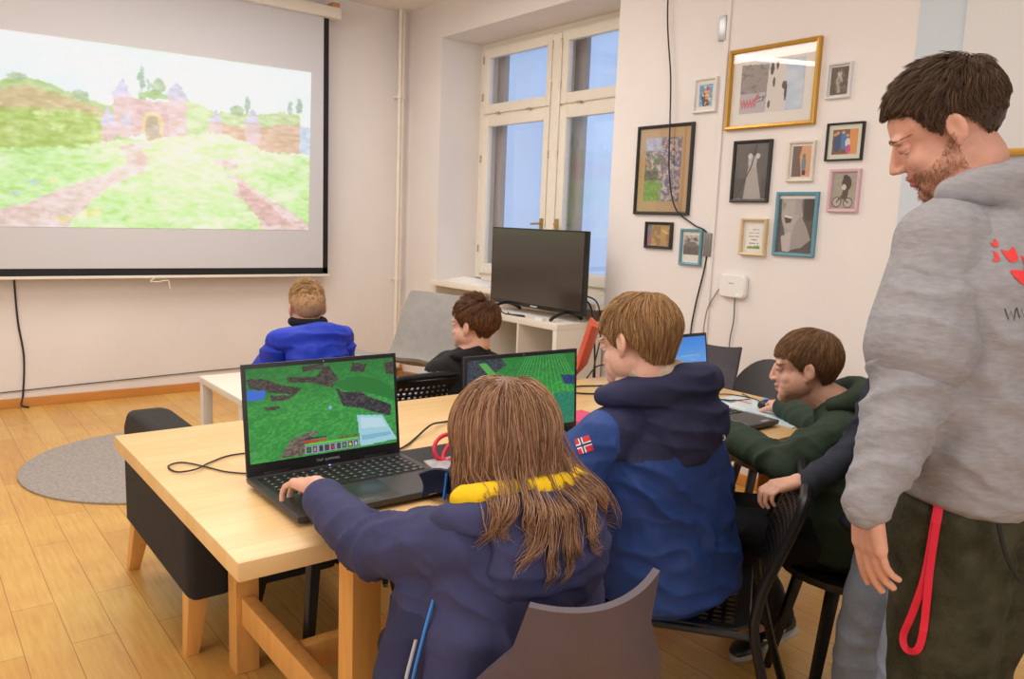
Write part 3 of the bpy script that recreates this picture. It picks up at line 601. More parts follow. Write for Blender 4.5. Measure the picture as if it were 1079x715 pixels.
# crumpled white bag on the window sill
b = MB(); rings = []
for k in range(9):
    t_ = k / 8; hh = 0.045 * math.sin(PI * min(1, t_ * 1.0 + .06)) + 0.006
    rings.append([(3.68 + 0.10 * math.cos(a_) * (0.6 + 0.4 * math.sin(PI * t_)), 5.55 - 0.62 * t_, 0.881 + max(0, math.sin(a_)) * hh * (1 + 0.25 * math.sin(5 * a_ + 9 * t_))) for a_ in [2 * PI * j / 16 for j in range(16)]])
b.loft(rings); o = b.build('crumpled_bag', mat('white_cloth', S((236, 232, 228)), 0.8, bump=0.5, bscale=30), smooth=True); tag(o, 'crumpled white cloth bag lying on the window sill', 'bag')
# ================================================================== LAPTOPS
M_lap = mat('laptop_dark_grey', S((58, 56, 58)), 0.42, spec=0.5)
M_lapb = mat('laptop_black', S((26, 26, 29)), 0.45)
M_key = mat('key_black', S((18, 18, 20)), 0.5)
M_keylit = mat('key_legend', S((150, 150, 150)), 0.5)
M_keyblue = mat('key_backlight_blue', (0.1, 0.2, 0.8), 0.5, emit=(0.15, 0.3, 1.0), estr=1.2)
SCREEN = vcol_mat('display', 0.85, 0.25, base=False)

def text_obj(name, body, size, material, parent, M, extrude=0.0003, spacing=1.0):
    cu = bpy.data.curves.new(name, 'FONT'); cu.body = body; cu.size = size; cu.extrude = extrude; cu.align_x = 'CENTER'; cu.align_y = 'CENTER'; cu.space_character = spacing
    o = bpy.data.objects.new(name, cu); COL.objects.link(o)
    dg = bpy.context.evaluated_depsgraph_get(); me = bpy.data.meshes.new_from_object(o.evaluated_get(dg)); bpy.data.objects.remove(o)
    me.name = name; me.materials.clear(); me.materials.append(material); me.transform(M)
    o = bpy.data.objects.new(name, me); COL.objects.link(o)
    if parent: o.parent = parent
    return o

def game_picture(kind):
    W_, H_ = 190, 107
    c = Canvas(W_, H_, (60, 150, 70)); x, y = c.x, c.y
    st = fbm(x * 60 + y * 20, y * 60, 3); big = fbm(x * 7, y * 9, 8); rk = vnoise(np.floor(x * 70), np.floor(y * 60), 5)
    base = np.array((52, 150, 66.)); lite = np.array((96, 196, 92.)); dk = np.array((30, 104, 48.))
    A = base + (lite - base) * np.clip(st * 1.8 - 0.6, 0, 1)[..., None]; A = A + (dk - A) * np.clip((0.45 - y) * 1.2 + big * 0.5 - .2, 0, .8)[..., None]
    c.A = A / 255.0
    def rock(pts, tone=(96, 88, 80), dark=(58, 52, 50)):
        T = np.array(dark) + (np.array(tone, float) - np.array(dark)) * rk[..., None]
        c.poly(pts, T / 255.0)
    if kind == 1:
        rock([(0, .1), (.12, .12), (.22, .2), (.35, .25), (.3, .32), (.12, .26), (.02, .2)])
        rock([(.25, .12), (.45, .14), (.5, .04), (.54, .04), (.6, .2), (.55, .28), (.5, .25), (.4, .2), (.26, .18)]); rock([(.35, .02), (.5, 0), (.5, .06), (.36, .08)])
        rock([(.14, .3), (.3, .32), (.26, .36), (.15, .36)]); rock([(.1, .42), (.2, .42), (.2, .45), (.12, .46)])
        c.poly([(.55, .22), (.75, .18), (.9, .25), (1, .38), (1, .5), (.8, .38), (.62, .32)], (44, 128, 56))
        rock([(.57, .28), (.62, .34), (.75, .36), (.8, .42), (.97, .55), (.96, .68), (.85, .62), (.75, .55), (.62, .5)], (88, 82, 84), (44, 42, 48)); rock([(.7, .02), (.8, .05), (.78, .14), (.68, .12)]); rock([(.93, .05), (1, .05), (1, .2), (.94, .18)])
        c.poly([(0, .22), (.12, .24), (.1, .34), (0, .33)], (64, 120, 226))
        rock([(.18, .98), (.26, .8), (.38, .74), (.45, .74), (.4, .8), (.34, .98)], (150, 130, 116), (88, 78, 70))
        c.poly([(.715, .62), (.90, .66), (1.0, .96), (.73, .985)], (176, 226, 240)); c.poly([(.735, .65), (.89, .69), (.93, .80), (.74, .78)], (206, 240, 250)); c.poly([(.74, .86), (.95, .86), (.965, .9), (.74, .92)], (140, 200, 226))
        c.ell(.53, .50, .012, .02, (150, 190, 240)); c.ell(.03, .9, .02, .03, (80, 170, 90))
        bar0, by = .355, .90
        for i in range(10): c.rect(bar0 - .01 + i * .0155, .80, bar0 + .002 + i * .0155, .825, (40, 60, 90)); c.rect(bar0 - .01 + i * .0155, .835, bar0 + .002 + i * .0155, .86, (216, 60, 48)); c.rect(.58 + i * .0135, .835, .59 + i * .0135, .86, (120, 96, 70))
        c.rect(bar0 - .01, .872, .72, .886, (120, 220, 90))
        c.rect(bar0 - .005, .895, .722, .985, (150, 170, 190)); tones = [(60, 130, 50), (226, 130, 150), (50, 60, 40), (96, 70, 50), (206, 50, 60), (70, 80, 70), (90, 160, 70), (226, 206, 60), (200, 206, 220)]
        for i in range(9): c.rect(bar0 + .004 + i * .0405, .907, bar0 + .033 + i * .0405, .975, (58, 66, 72)); c.ell(bar0 + .018 + i * .0405, .941, .010, .022, tones[i])
    else:
        for k in range(16):
            a = -0.9 + k * 0.12; c.line([(.55 + .02 * k, -.05), (.50 + .5 * math.sin(a) + .2, .6)], .006, (120, 216, 120), .5, asp=1.7)
        rock([(0, .0), (.3, .0), (.34, .1), (.1, .3), (0, .3)], (84, 90, 96), (44, 52, 64)); c.poly([(.1, .05), (.16, .05), (.26, .22), (.2, .25)], (110, 210, 90), .8)
        rock([(.42, .38), (.55, .40), (.7, .62), (.85, .8), (.9, .98), (.4, 1)], (78, 82, 88), (40, 44, 56)); rock([(.55, .5), (.62, .5), (.64, .62), (.58, .62)], (150, 150, 140), (90, 90, 90)); rock([(.66, .72), (.82, .74), (.9, .92), (.7, .94)], (140, 134, 120), (80, 76, 76))
        c.poly([(.0, .32), (.12, .26), (.3, .5), (.3, 1), (0, 1)], (44, 116, 84)); rock([(.86, .3), (1, .32), (1, .46), (.9, .44)], (60, 80, 130), (44, 60, 110))
        c.put((x > .8) * (y > .55) * 1.0, (30, 110, 150), .45)
    return c
def sky_picture():
    c = Canvas(120, 68, (70, 150, 236)); g_ = (c.y)[..., None]; c.A = (np.array((60, 140, 236)) * (1 - g_) + np.array((170, 214, 250)) * g_) / 255.0
    c.put(np.clip(fbm(c.x * 5, c.y * 9, 4) * 3 - 1.5, 0, 1) * (c.y > .3), (226, 240, 252), .9); return c

def laptop(name, label, loc, rz, w_, d_, lidh, tilt, art, base_col, glow=None, brand=None, n_keys=(16, 6)):
    """origin: middle of the hinge line on the table, base reaches to -y"""
    t = thing(name, label, 'laptop', loc, rz, 'laptops on the beech table')
    b = MB(); b.loft([[(sx * (w_ / 2 - e), (-d_ + e if sy < 0 else -e), z) for sx, sy in ((1, 1), (-1, 1), (-1, -1), (1, -1))] for e, z in ((0.012, 0.003), (0.002, 0.010), (0.0, 0.021), (0.003, 0.024))])
    base = b.build('base', base_col, t, bevel=0.0015)
    kb = MB(); kx, ky = w_ * 0.90, d_ * 0.44; y0 = -0.028 - ky; nx, ny = n_keys; kb.cur = 0
    kb.box((-kx / 2 - .004, y0 - .004, 0.0238), (kx / 2 + .004, y0 + ky + .004, 0.0243))
    for j in range(ny):
        i = 0; xx = -kx / 2
        while xx < kx / 2 - 0.008:
            kw = kx / nx * (1 if not (j == 0 and 4 <= i <= 5) else 3.2); kw = min(kw, kx / 2 - xx)
            x0_, x1_, ya, yb = xx + .0014, xx + kw - .0014, y0 + ky / ny * j + .0014, y0 + ky / ny * (j + 1) - .0014
            kb.cur = 1; kb.loft([[(x0_, ya, .0243), (x1_, ya, .0243), (x1_, yb, .0243), (x0_, yb, .0243)], [(x0_ + .0012, ya + .0012, .0262), (x1_ - .0012, ya + .0012, .0262), (x1_ - .0012, yb - .0012, .0262), (x0_ + .0012, yb - .0012, .0262)]])
            kb.cur = 2; mx_, my_ = (x0_ + x1_) / 2, (ya + yb) / 2; kb.box((mx_ - .0028, my_ - .0022, .0262), (mx_ + .0022, my_ + .0026, .02635))
            xx += kw; i += 1
    kb.build('keyboard', [glow or M_lapb, M_key, glow or M_keylit], t)
    MB().box((-0.07, -d_ + 0.012, 0.0238), (0.045, -d_ * 0.56, 0.0245)).build('touchpad', mat('touchpad', S((48, 47, 49)), 0.3), t, bevel=0.0003)
    lid = MB().box((-w_ / 2 + .002, -0.004, 0.0), (w_ / 2 - .002, 0.004, lidh)).build('lid', M_lapb, None, bevel=0.002, M=Matrix.Translation((0, 0, 0.022)) @ Matrix.Rotation(-tilt, 4, 'X'))
    lid.parent = t; ML = Matrix.Translation((0, 0, 0.022)) @ Matrix.Rotation(-tilt, 4, 'X')
    bz = 0.011; chin = 0.030
    picture('display', art.A, (-w_ / 2 + bz, -0.0046, chin), (w_ - 2 * bz, 0, 0), (0, 0, lidh - chin - bz), SCREEN, lid, M=ML)
    for sx in (-1, 1): MB().box((sx * w_ * .32 - w_ * .08, -0.006, -0.008), (sx * w_ * .32 + w_ * .08, 0.012, 0.008)).build('hinge', M_lapb, t, M=ML, bevel=0.002)
    MB().tube([(0, -0.0042, lidh - .0055), (0, -0.005, lidh - .0055)], 0.0018, 8).build('webcam', mat('lens_grey', S((150, 156, 170)), 0.2), lid, M=ML)
    if brand:
        text_obj('brand_lettering', brand, 0.0085, mat('silver_print', S((180, 182, 190)), 0.3), lid, ML @ Matrix.Translation((0, -0.0046, chin * 0.5)) @ Matrix.Rotation(PI / 2, 4, 'X'), spacing=1.25)
    MB().box((-0.002, -0.0125, 0.0240), (0.002, -0.0095, 0.0246)).build('power_light', mat('blue_led', (0.1, 0.2, 1), 0.4, emit=(0.2, 0.4, 1), estr=4), t)
    return t
TZ = 0.7505
L1 = laptop('laptop', 'large open laptop before the long-haired child, green landscape with pale blue block on its screen', (0.826, 1.765, TZ), 0.0, 0.408, 0.295, 0.262, 0.13, game_picture(1), M_lap, brand='TUF GAMING')
L2 = laptop('laptop', 'open laptop before the boy in navy and blue, lid partly behind the long hair', (1.392, 1.705, TZ), -0.03, 0.40, 0.27, 0.248, 0.06, game_picture(2), M_lapb, glow=M_keyblue)
L3 = laptop('laptop', 'laptop with bright blue sky on its screen, farthest right on the table', (2.085, 1.745, TZ), 0.0, 0.385, 0.285, 0.252, 0.16, sky_picture(), M_lap)
MB().box((0.12, -0.272, 0.0239), (0.155, -0.262, 0.0243)).build('logo', mat('silver_print', S((180, 182, 190)), 0.3), L3)

# ---- things lying on the table
o = MB().box((1.06, 1.60, TZ), (1.235, 1.83, TZ + 0.004)).build('mouse_pad', M_blackm, bevel=0.001); tag(o, 'black mouse pad lying right of the large laptop', 'mouse pad')
o = MB().loft([[(1.10 + a_ * .045 + b_ * .01, 1.655 + b_ * .05, z_) for a_, b_ in ((1, 1), (-1, 1), (-1, -1), (1, -1))] for z_ in (TZ + .0045, TZ + .010)]).build('card', mat('card_print', S((226, 222, 216)), 0.5, var=0.4, vscale=60, col2=S((150, 150, 160)))); tag(o, 'small printed white card lying on the black mouse pad', 'card')
M_red = mat('red_strap', S((206, 34, 62)), 0.5)
b = MB()
for (cx_, cy_, rr_, ph) in ((1.135, 1.70, 0.040, 0.3), (1.15, 1.69, 0.034, 1.2)):
    pts = [(cx_ + rr_ * math.cos(a_), cy_ + rr_ * 0.5 * math.sin(a_), TZ + 0.036 + 0.030 * math.sin(a_ + ph)) for a_ in [2 * PI * k / 24 for k in range(24)]]
    b.tube(pts, 0.006, 6, closed=True)
o = b.build('red_wristband', M_red, smooth=True); tag(o, 'looped red band lying on the mouse pad beside the long hair', 'wristband')
cable('mouse_cable', [(0.68, 1.83, TZ + .003), (0.62, 1.89, TZ + .003), (0.585, 1.965, TZ + .003), (0.55, 2.02, TZ + .003), (0.515, 2.005, TZ + .003), (0.52, 1.95, TZ + .003), (0.56, 1.935, TZ + .007), (0.61, 1.985, TZ + .003), (0.68, 2.02, TZ + .003), (0.80, 2.0, TZ + .003)], 0.0022, 'thin black cable looping on the table left of the large laptop')
cable('charger_cable', [(1.00, 1.80, TZ + .004), (1.10, 1.86, TZ + .005), (1.17, 1.92, TZ + .004), (1.26, 1.98, TZ + .018), (1.34, 2.03, TZ + .006), (1.44, 2.05, TZ + .004), (1.56, 2.10, TZ + .004)], 0.0032, 'thicker black cable running across the table right of the large laptop')
cable('headset_cable', [(2.20, 2.30, TZ + .02), (2.32, 2.36, TZ + .05), (2.36, 2.28, TZ + .06), (2.26, 2.20, TZ + .01), (2.10, 2.25, TZ + .004), (2.02, 2.16, TZ + .004), (2.18, 2.08, TZ + .004), (2.36, 2.18, TZ + .006)], 0.0032, 'black cable in loops at the far table edge before the orange chair')
o = MB().box((1.70, 1.80, TZ), (1.82, 1.92, TZ + 0.014)).build('pink_notebook', mat('pink_cover', S((226, 70, 120)), 0.5), bevel=0.003); tag(o, 'pink notebook on the table behind the middle laptop', 'notebook')
# printed desk mat and mouse
c = Canvas(120, 60, (206, 226, 230)); c.put((fbm(c.x * 6, c.y * 4, 3) > .55) * 1.0, (190, 212, 222), .8)
c.rect(.0, .55, .3, .95, (120, 130, 160), .7); c.rect(.35, .1, .55, .3, (140, 150, 176), .6); c.rect(.3, .62, .5, .7, (226, 70, 60)); c.rect(.7, .7, .9, .76, (226, 90, 70)); c.rect(.6, .35, .95, .4, (240, 240, 236)); c.rect(0, .5, 1, .53, (226, 226, 206)); c.rect(.82, .5, .97, .66, (100, 106, 130), .8)
dm = thing('desk_mat', 'pale blue printed paper mat under the mouse at the right table end', 'desk mat', (2.42, 1.64, TZ))
MB().box((-.125, -.215, 0), (.135, .20, .002)).build('sheet', mat('mat_back', S((220, 222, 220)), 0.6), dm)
picture('print', np.transpose(c.A, (1, 0, 2))[::-1], (-.125, -.215, .0024), (.26, 0, 0), (0, .415, 0), PRINT, dm)
ms = thing('computer_mouse', 'black computer mouse under the hand of the boy in green', 'mouse', (2.475, 1.615, TZ + .0035), 0.5)
b = MB(); rings = []
for (z_, s_) in ((0, 0.9), (0.006, 1.0), (0.018, 0.97), (0.028, 0.8), (0.035, 0.45), (0.037, 0.1)):
    rings.append([(0.032 * s_ * math.cos(a_) * (1 + .08 * math.cos(2 * a_)), 0.058 * s_ * math.sin(a_) - .004 * (z_ / .037), z_) for a_ in [2 * PI * k / 20 for k in range(20)]])
b.loft(rings); b.build('shell', M_black, ms, smooth=True); MB().tube([(-.003, .03, .030), (.003, .03, .030)], .008, 12).build('scroll_wheel', mat('blue_wheel', (0.05, 0.2, 0.8), 0.4, emit=(0.1, 0.3, 1), estr=.6), ms)
cable('input_cable', [(2.50, 1.68, TZ + .01), (2.56, 1.76, TZ + .005), (2.54, 1.86, TZ + .004), (2.47, 1.88, TZ + .004), (2.44, 1.80, TZ + .004), (2.52, 1.75, TZ + .010), (2.60, 1.84, TZ + .004)], 0.002, 'thin black cord of the mouse curling on the printed mat')

# ================================================================== CHAIRS
def tube_path(b, pts, r, n=6, seg=10): b.tube(bez(pts, n), r, seg)
def perf(b, fn, nu, nv, thick, hole=(0.25, 0.75, 0.2, 0.8), skip=None):
    """perforated curved panel: fn(u,v)->point; every cell has a slot"""
    P = []; F = []; idx = {}
    def vtx(u, v):
        k = (round(u, 5), round(v, 5))
        if k not in idx: idx[k] = len(P); P.append(Vector(fn(u, v)))
        return idx[k]
    for i in range(nu):
        for j in range(nv):
            u0, u1, v0, v1 = i / nu, (i + 1) / nu, j / nv, (j + 1) / nv
            if skip and skip((u0 + u1) / 2, (v0 + v1) / 2): F.append((vtx(u0, v0), vtx(u1, v0), vtx(u1, v1), vtx(u0, v1))); continue
            a = [vtx(u0, v0), vtx(u1, v0), vtx(u1, v1), vtx(u0, v1)]
            hu0, hu1, hv0, hv1 = u0 + (u1 - u0) * hole[0], u0 + (u1 - u0) * hole[1], v0 + (v1 - v0) * hole[2], v0 + (v1 - v0) * hole[3]
            c_ = [vtx(hu0, hv0), vtx(hu1, hv0), vtx(hu1, hv1), vtx(hu0, hv1)]
            for k in range(4): F.append((a[k], a[(k + 1) % 4], c_[(k + 1) % 4], c_[k]))
    me = bpy.data.meshes.new('tmp'); me.from_pydata([tuple(p) for p in P], [], F); bm = bmesh.new(); bm.from_mesh(me); bpy.data.meshes.remove(me)
    bmesh.ops.recalc_face_normals(bm, faces=bm.faces)
    bmesh.ops.solidify(bm, geom=bm.faces[:], thickness=thick); bm.verts.index_update()
    b.add([tuple(v.co) for v in bm.verts], [[v.index for v in f.verts] for f in bm.faces]); bm.free()
def perforated_chair(label, loc, rz, group='perforated chairs'):
    t = thing('perforated_chair', label, 'chair', loc, rz, group)
    HX = 0.205
    def backpath(s): return [(s * (HX - .045), -.275, .785), (s * (HX - .005), -.270, .765), (s * HX, -.252, .70), (s * HX, -.20, .55), (s * HX, -.185, .46)]
    b = MB(); L = bez(backpath(1), 6); R_ = bez(backpath(-1), 6)
    b.tube(list(reversed(L)) + R_, 0.0135, 10)
    b.build('back_frame', M_black, t, smooth=True)
    for s in (1, -1):
        MB().tube(bez([(s * HX, -.185, .46), (s * (HX + .002), -.195, .40), (s * (HX + .01), -.25, .2), (s * (HX + .02), -.315, .008)], 5), .0125, 10).build('leg', M_black, t, smooth=True)
        MB().tube(bez([(s * (HX - .01), .11, .42), (s * (HX - .008), .13, .34), (s * (HX - .004), .17, .16), (s * (HX + .004), .20, .008)], 5), .0125, 10).build('leg', M_black, t, smooth=True)
    b = MB()
    def bk(u, v):
        z = .50 + .272 * v; x = (u - .5) * 2 * (HX - .01 - (.03 * max(0, v - .85) / .15 if v > .85 else 0)); y = -.19 - .090 * v ** 1.15 - .03 * (1 - (2 * u - 1) ** 2) * (.6)
        return (x, y, z)
    perf(b, bk, 16, 14, .006, hole=(.22, .78, .25, .75), skip=lambda u, v: u < .06 or u > .94 or v < .07 or v > .92)
    b.build('backrest', M_black, t)
    b = MB()
    def st(u, v):
        y = -.175 + .375 * v; x = (u - .5) * 2 * (HX - .012 + .02 * v); z = .432 - .010 * (1 - (2 * u - 1) ** 2) - (.03 * ((v - .86) / .14) ** 2 if v > .86 else 0) + (.02 * ((.1 - v) / .1) if v < .1 else 0)
        return (x, y, z)
    perf(b, st, 14, 12, .008, hole=(.25, .75, .18, .82), skip=lambda u, v: u < .1 or u > .9 or v < .12 or v > .88)
    b.build('seat', M_black, t)
    b = MB()
    for s in (1, -1): b.tube([(s * (HX - .008), -.18, .42), (s * (HX + .006), .19, .415)], .010, 8)
    b.tube([(-(HX), .195, .41), (HX, .195, .41)], .009, 8); b.build('seat_frame', M_black, t, smooth=True)
    return t
CH_A = perforated_chair('black perforated metal chair under the boy in the navy and blue jacket', (1.637, 1.296, 0), 0.60)
dup(CH_A, (1.64, 2.83, 0), 0.0, 'black perforated chair behind the far table edge, under the boy in the black vest')

M_purple = mat('purple_grey_shell', S((86, 75, 84)), 0.45, var=0.10, vscale=9, bump=0.15, bscale=200)
M_steel = mat('chair_steel', S((150, 150, 154)), 0.3, metal=0.9)
def shell_chair(name, label, loc, rz, m_, group, top_w=.30, mid_w=.45, top_z=.86, lean=.12, legm=None, topcurve=0.02, corner=0.0):
    """one-piece shell: seat running up into a flaring back"""
    t = thing(name, label, 'chair', loc, rz, group)
    # profile (y, z, halfwidth, side curl)
    pr_ = [(.215, .425, .19, .0), (.20, .45, .20, .005), (.10, .452, .215, .012), (-.03, .445, .222, .02), (-.13, .445, .225, .03), (-.185, .475, .226, .04), (-.21, .54, mid_w / 2, .045), (-.225, .62, mid_w / 2, .045), (-.22 - lean * .45, .70, (mid_w + top_w) / 4 + .015, .045), (-.22 - lean * .8, .79, top_w / 2 + .01, .04), (-.22 - lean, top_z, top_w / 2, .035)]
    def fn(u, v):
        k = v * (len(pr_) - 1); i = min(int(k), len(pr_) - 2); f_ = k - i; f_ = f_
        a, b_ = pr_[i], pr_[i + 1]; y, z, hw, cu = [a[q] * (1 - f_) + b_[q] * f_ for q in range(4)]
        s_ = 2 * u - 1; e = s_ * s_
        if v > .5: return (s_ * hw, y + cu * e, z + (topcurve * e * max(0, (v - .9) / .1) + corner * s_ * max(0, (v - .85) / .15)))
        return (s_ * hw, y, z + cu * e * 0.7)
    MB().sheet(fn, 16, 40, 0.011).build('shell', m_, t, smooth=True)
    for sx in (1, -1):
        for (y0_, y1_) in ((.12, .21), (-.14, -.24)):
            MB().tube([(sx * .15, y0_, .435), (sx * .205, y1_, .006)], .011, 10).build('leg', legm or M_steel, t, smooth=True)
    b = MB().tube([(-.15, .12, .43), (.15, .12, .43)], .009, 8).tube([(-.15, -.14, .43), (.15, -.14, .43)], .009, 8); b.build('seat_frame', legm or M_steel, t, smooth=True)
    return t
shell_chair('shell_chair', 'purple-grey plastic shell chair under the long-haired child, back towards the camera', (0.848, 1.055, 0), -0.28, M_purple, 'plastic shell chairs', top_w=.195, mid_w=.40, top_z=.865, topcurve=.012, corner=.012)
M_dk = mat('dark_violet_shell', S((62, 56, 66)), 0.45, var=0.08, vscale=9)
shell_chair('shell_chair', 'dark violet shell chair at the far table corner, behind the laptop with the sky', (2.62, 2.28, 0), 1.57, M_dk, 'plastic shell chairs', top_w=.36, mid_w=.42, top_z=.86, legm=M_black)
M_or = mat('orange_shell', S((206, 84, 48)), 0.5, var=0.05)
shell_chair('shell_chair', 'orange-red plastic chair beyond the far table edge, seen from its side', (2.10, 2.78, 0), 0.806, M_or, 'plastic shell chairs', top_w=.30, mid_w=.40, top_z=.95, lean=.22)
def bucket_chair(label, loc, rz, m_, group='dark bucket chairs', top=.80, seat=.45):
    t = thing('bucket_chair', label, 'chair', loc, rz, group)
    b = MB()
    def fn(u, v):      # u around from left arm via back to right arm, v from seat edge outward/up
        a = PI * (-.12 + 1.24 * u); rimz = seat + .10 + (top - seat - .10) * max(0, math.sin(min(max(a, 0), PI))) ** 1.3
        r0 = .16 + .075 * v ** .6; cx, cy_ = math.cos(a), -math.sin(a)
        return (cx * (r0 + .0) * 1.02, cy_ * r0 * (1.0 + .10 * v), seat - .012 + (rimz - seat) * v ** 1.25)
    b.sheet(fn, 30, 12, 0.012); 
    o = b.build('backrest', m_, t, smooth=True)
    b = MB(); rings = []
    for (s_, z_) in ((.9, seat - .03), (1.0, seat - .02), (1.0, seat), (.85, seat + .004), (.1, seat - .004)):
        rings.append([(math.cos(a_) * .20 * s_, (math.sin(a_) * .20 + (.035 if math.sin(a_) > 0 else 0)) * s_, z_) for a_ in [2 * PI * k / 28 for k in range(28)]])
    b.loft(rings); b.build('seat', m_, t, smooth=True)
    for sx in (1, -1):
        for sy in (1, -1): MB().loft([[(sx * (.12 + d0) + e * .017 * a_, sy * (.12 + d0) + .017 * b_ * e, z_) for a_, b_ in ((1, 1), (-1, 1), (-1, -1), (1, -1))] for (d0, z_, e) in ((0, seat - .02, .95), (.07, 0, .6))]).build('leg', M_black, t, bevel=.003)
    return t
M_char = mat('charcoal_shell', S((78, 78, 80)), 0.5, var=0.06)
bucket_chair('charcoal rounded chair at the right table end, its curved back facing the wall', (2.93, 1.875, 0), 2.4, M_char, top=.83)
bucket_chair('black rounded chair under the boy in the green hoodie', (2.17, 1.08, 0), 0.85, M_black, top=.70, seat=.45)
bucket_chair('dark chair pushed under the left end of the beech table', (1.00, 2.125, 0), 0.1, mat('dark_green_shell', S((40, 46, 44)), 0.5), top=.66, seat=.46)
bucket_chair('dark chair under the boy in the bright blue jacket, beyond the armchair', (1.47, 3.33, 0), 0.0, M_char, top=.60)

# grey lounge chair with wooden base
lc = thing('lounge_chair', 'light grey sling lounge chair with a wooden base, before the heating pipes', 'lounge chair', (2.52, 4.25, 0), 1.85)
prof_ = [(.62, .585), (.54, .61), (.34, .575), (.2, .55), (.05, .505), (-.08, .49), (-.15, .50), (-.20, .58), (-.26, .74), (-.33, .885), (-.345, .905)]
pp_ = [(q.x, q.y) for q in bez([(a_, b_, 0) for a_, b_ in prof_], 3)]
def sl(u, v):
    k = v * (len(pp_) - 1); i = min(int(k), len(pp_) - 2); f_ = k - i; y = pp_[i][0] * (1 - f_) + pp_[i + 1][0] * f_; z = pp_[i][1] * (1 - f_) + pp_[i + 1][1] * f_
    s_ = 2 * u - 1; hw = .29 - .03 * max(0, (v - .8) / .2) ** 2
    return (s_ * hw, y + (.03 * s_ * s_ if v > .5 else 0), z + (.02 * s_ * s_ if v <= .5 else 0) + .003 * math.sin(18 * v + 3 * s_))
MB().sheet(sl, 14, 34, .016).build('sling_seat', mat('grey_fabric', S((150, 146, 142)), 0.85, var=.06, vscale=14, bump=.35, bscale=14), lc, smooth=True)
b = MB()
for s in (1, -1):
    b.bar((s * .25, .30, .41), (s * .25, -.20, .38), .035, .045); b.bar((s * .25, .24, .40), (s * .27, .30, 0), .035, .04); b.bar((s * .25, -.16, .38), (s * .27, -.26, 0), .035, .04)
b.bar((-.25, .22, .39), (.25, .22, .39), .04, .04); b.bar((-.25, -.15, .37), (.25, -.15, .37), .04, .04)
b.build('wooden_base', M_leg, lc, bevel=.003)
# ================================================================== FIGURE TOOLS
def vec(*a): return np.array(a, float)
def _h3(a, b, c, s):
    n = (a * 374761393 + b * 668265263 + c * 2147483647 + s * 144269504) & 0x7fffffff
    n = ((n ^ (n >> 13)) * 1274126177) & 0x7fffffff
    return ((n ^ (n >> 16)) & 0xffff) / 65535.0
def noise3(P, seed=0):
    I = np.floor(P).astype(np.int64); F = P - I; F = F * F * (3 - 2 * F); out = 0
    for dx in (0, 1):
        for dy in (0, 1):
            for dz in (0, 1):
                wgt = (F[:, 0] if dx else 1 - F[:, 0]) * (F[:, 1] if dy else 1 - F[:, 1]) * (F[:, 2] if dz else 1 - F[:, 2])
                out = out + wgt * _h3(I[:, 0] + dx, I[:, 1] + dy, I[:, 2] + dz, seed)
    return out
def sph(c, r, seg=14, rg=8, R3=None):
    """ellipsoid rings; r = (rx, ry, rz); R3 optional 3x3"""
    c = np.array(c, float); r = np.array(r if hasattr(r, '__len__') else (r, r, r), float); rings = []
    for i in range(1, rg):
        a = PI * i / rg; rings.append([(math.sin(a) * math.cos(2 * PI * k / seg), math.sin(a) * math.sin(2 * PI * k / seg), -math.cos(a)) for k in range(seg)])
    A = np.array(rings) * r
    if R3 is not None: A = A @ np.array(R3).T
    return (A + c).tolist()
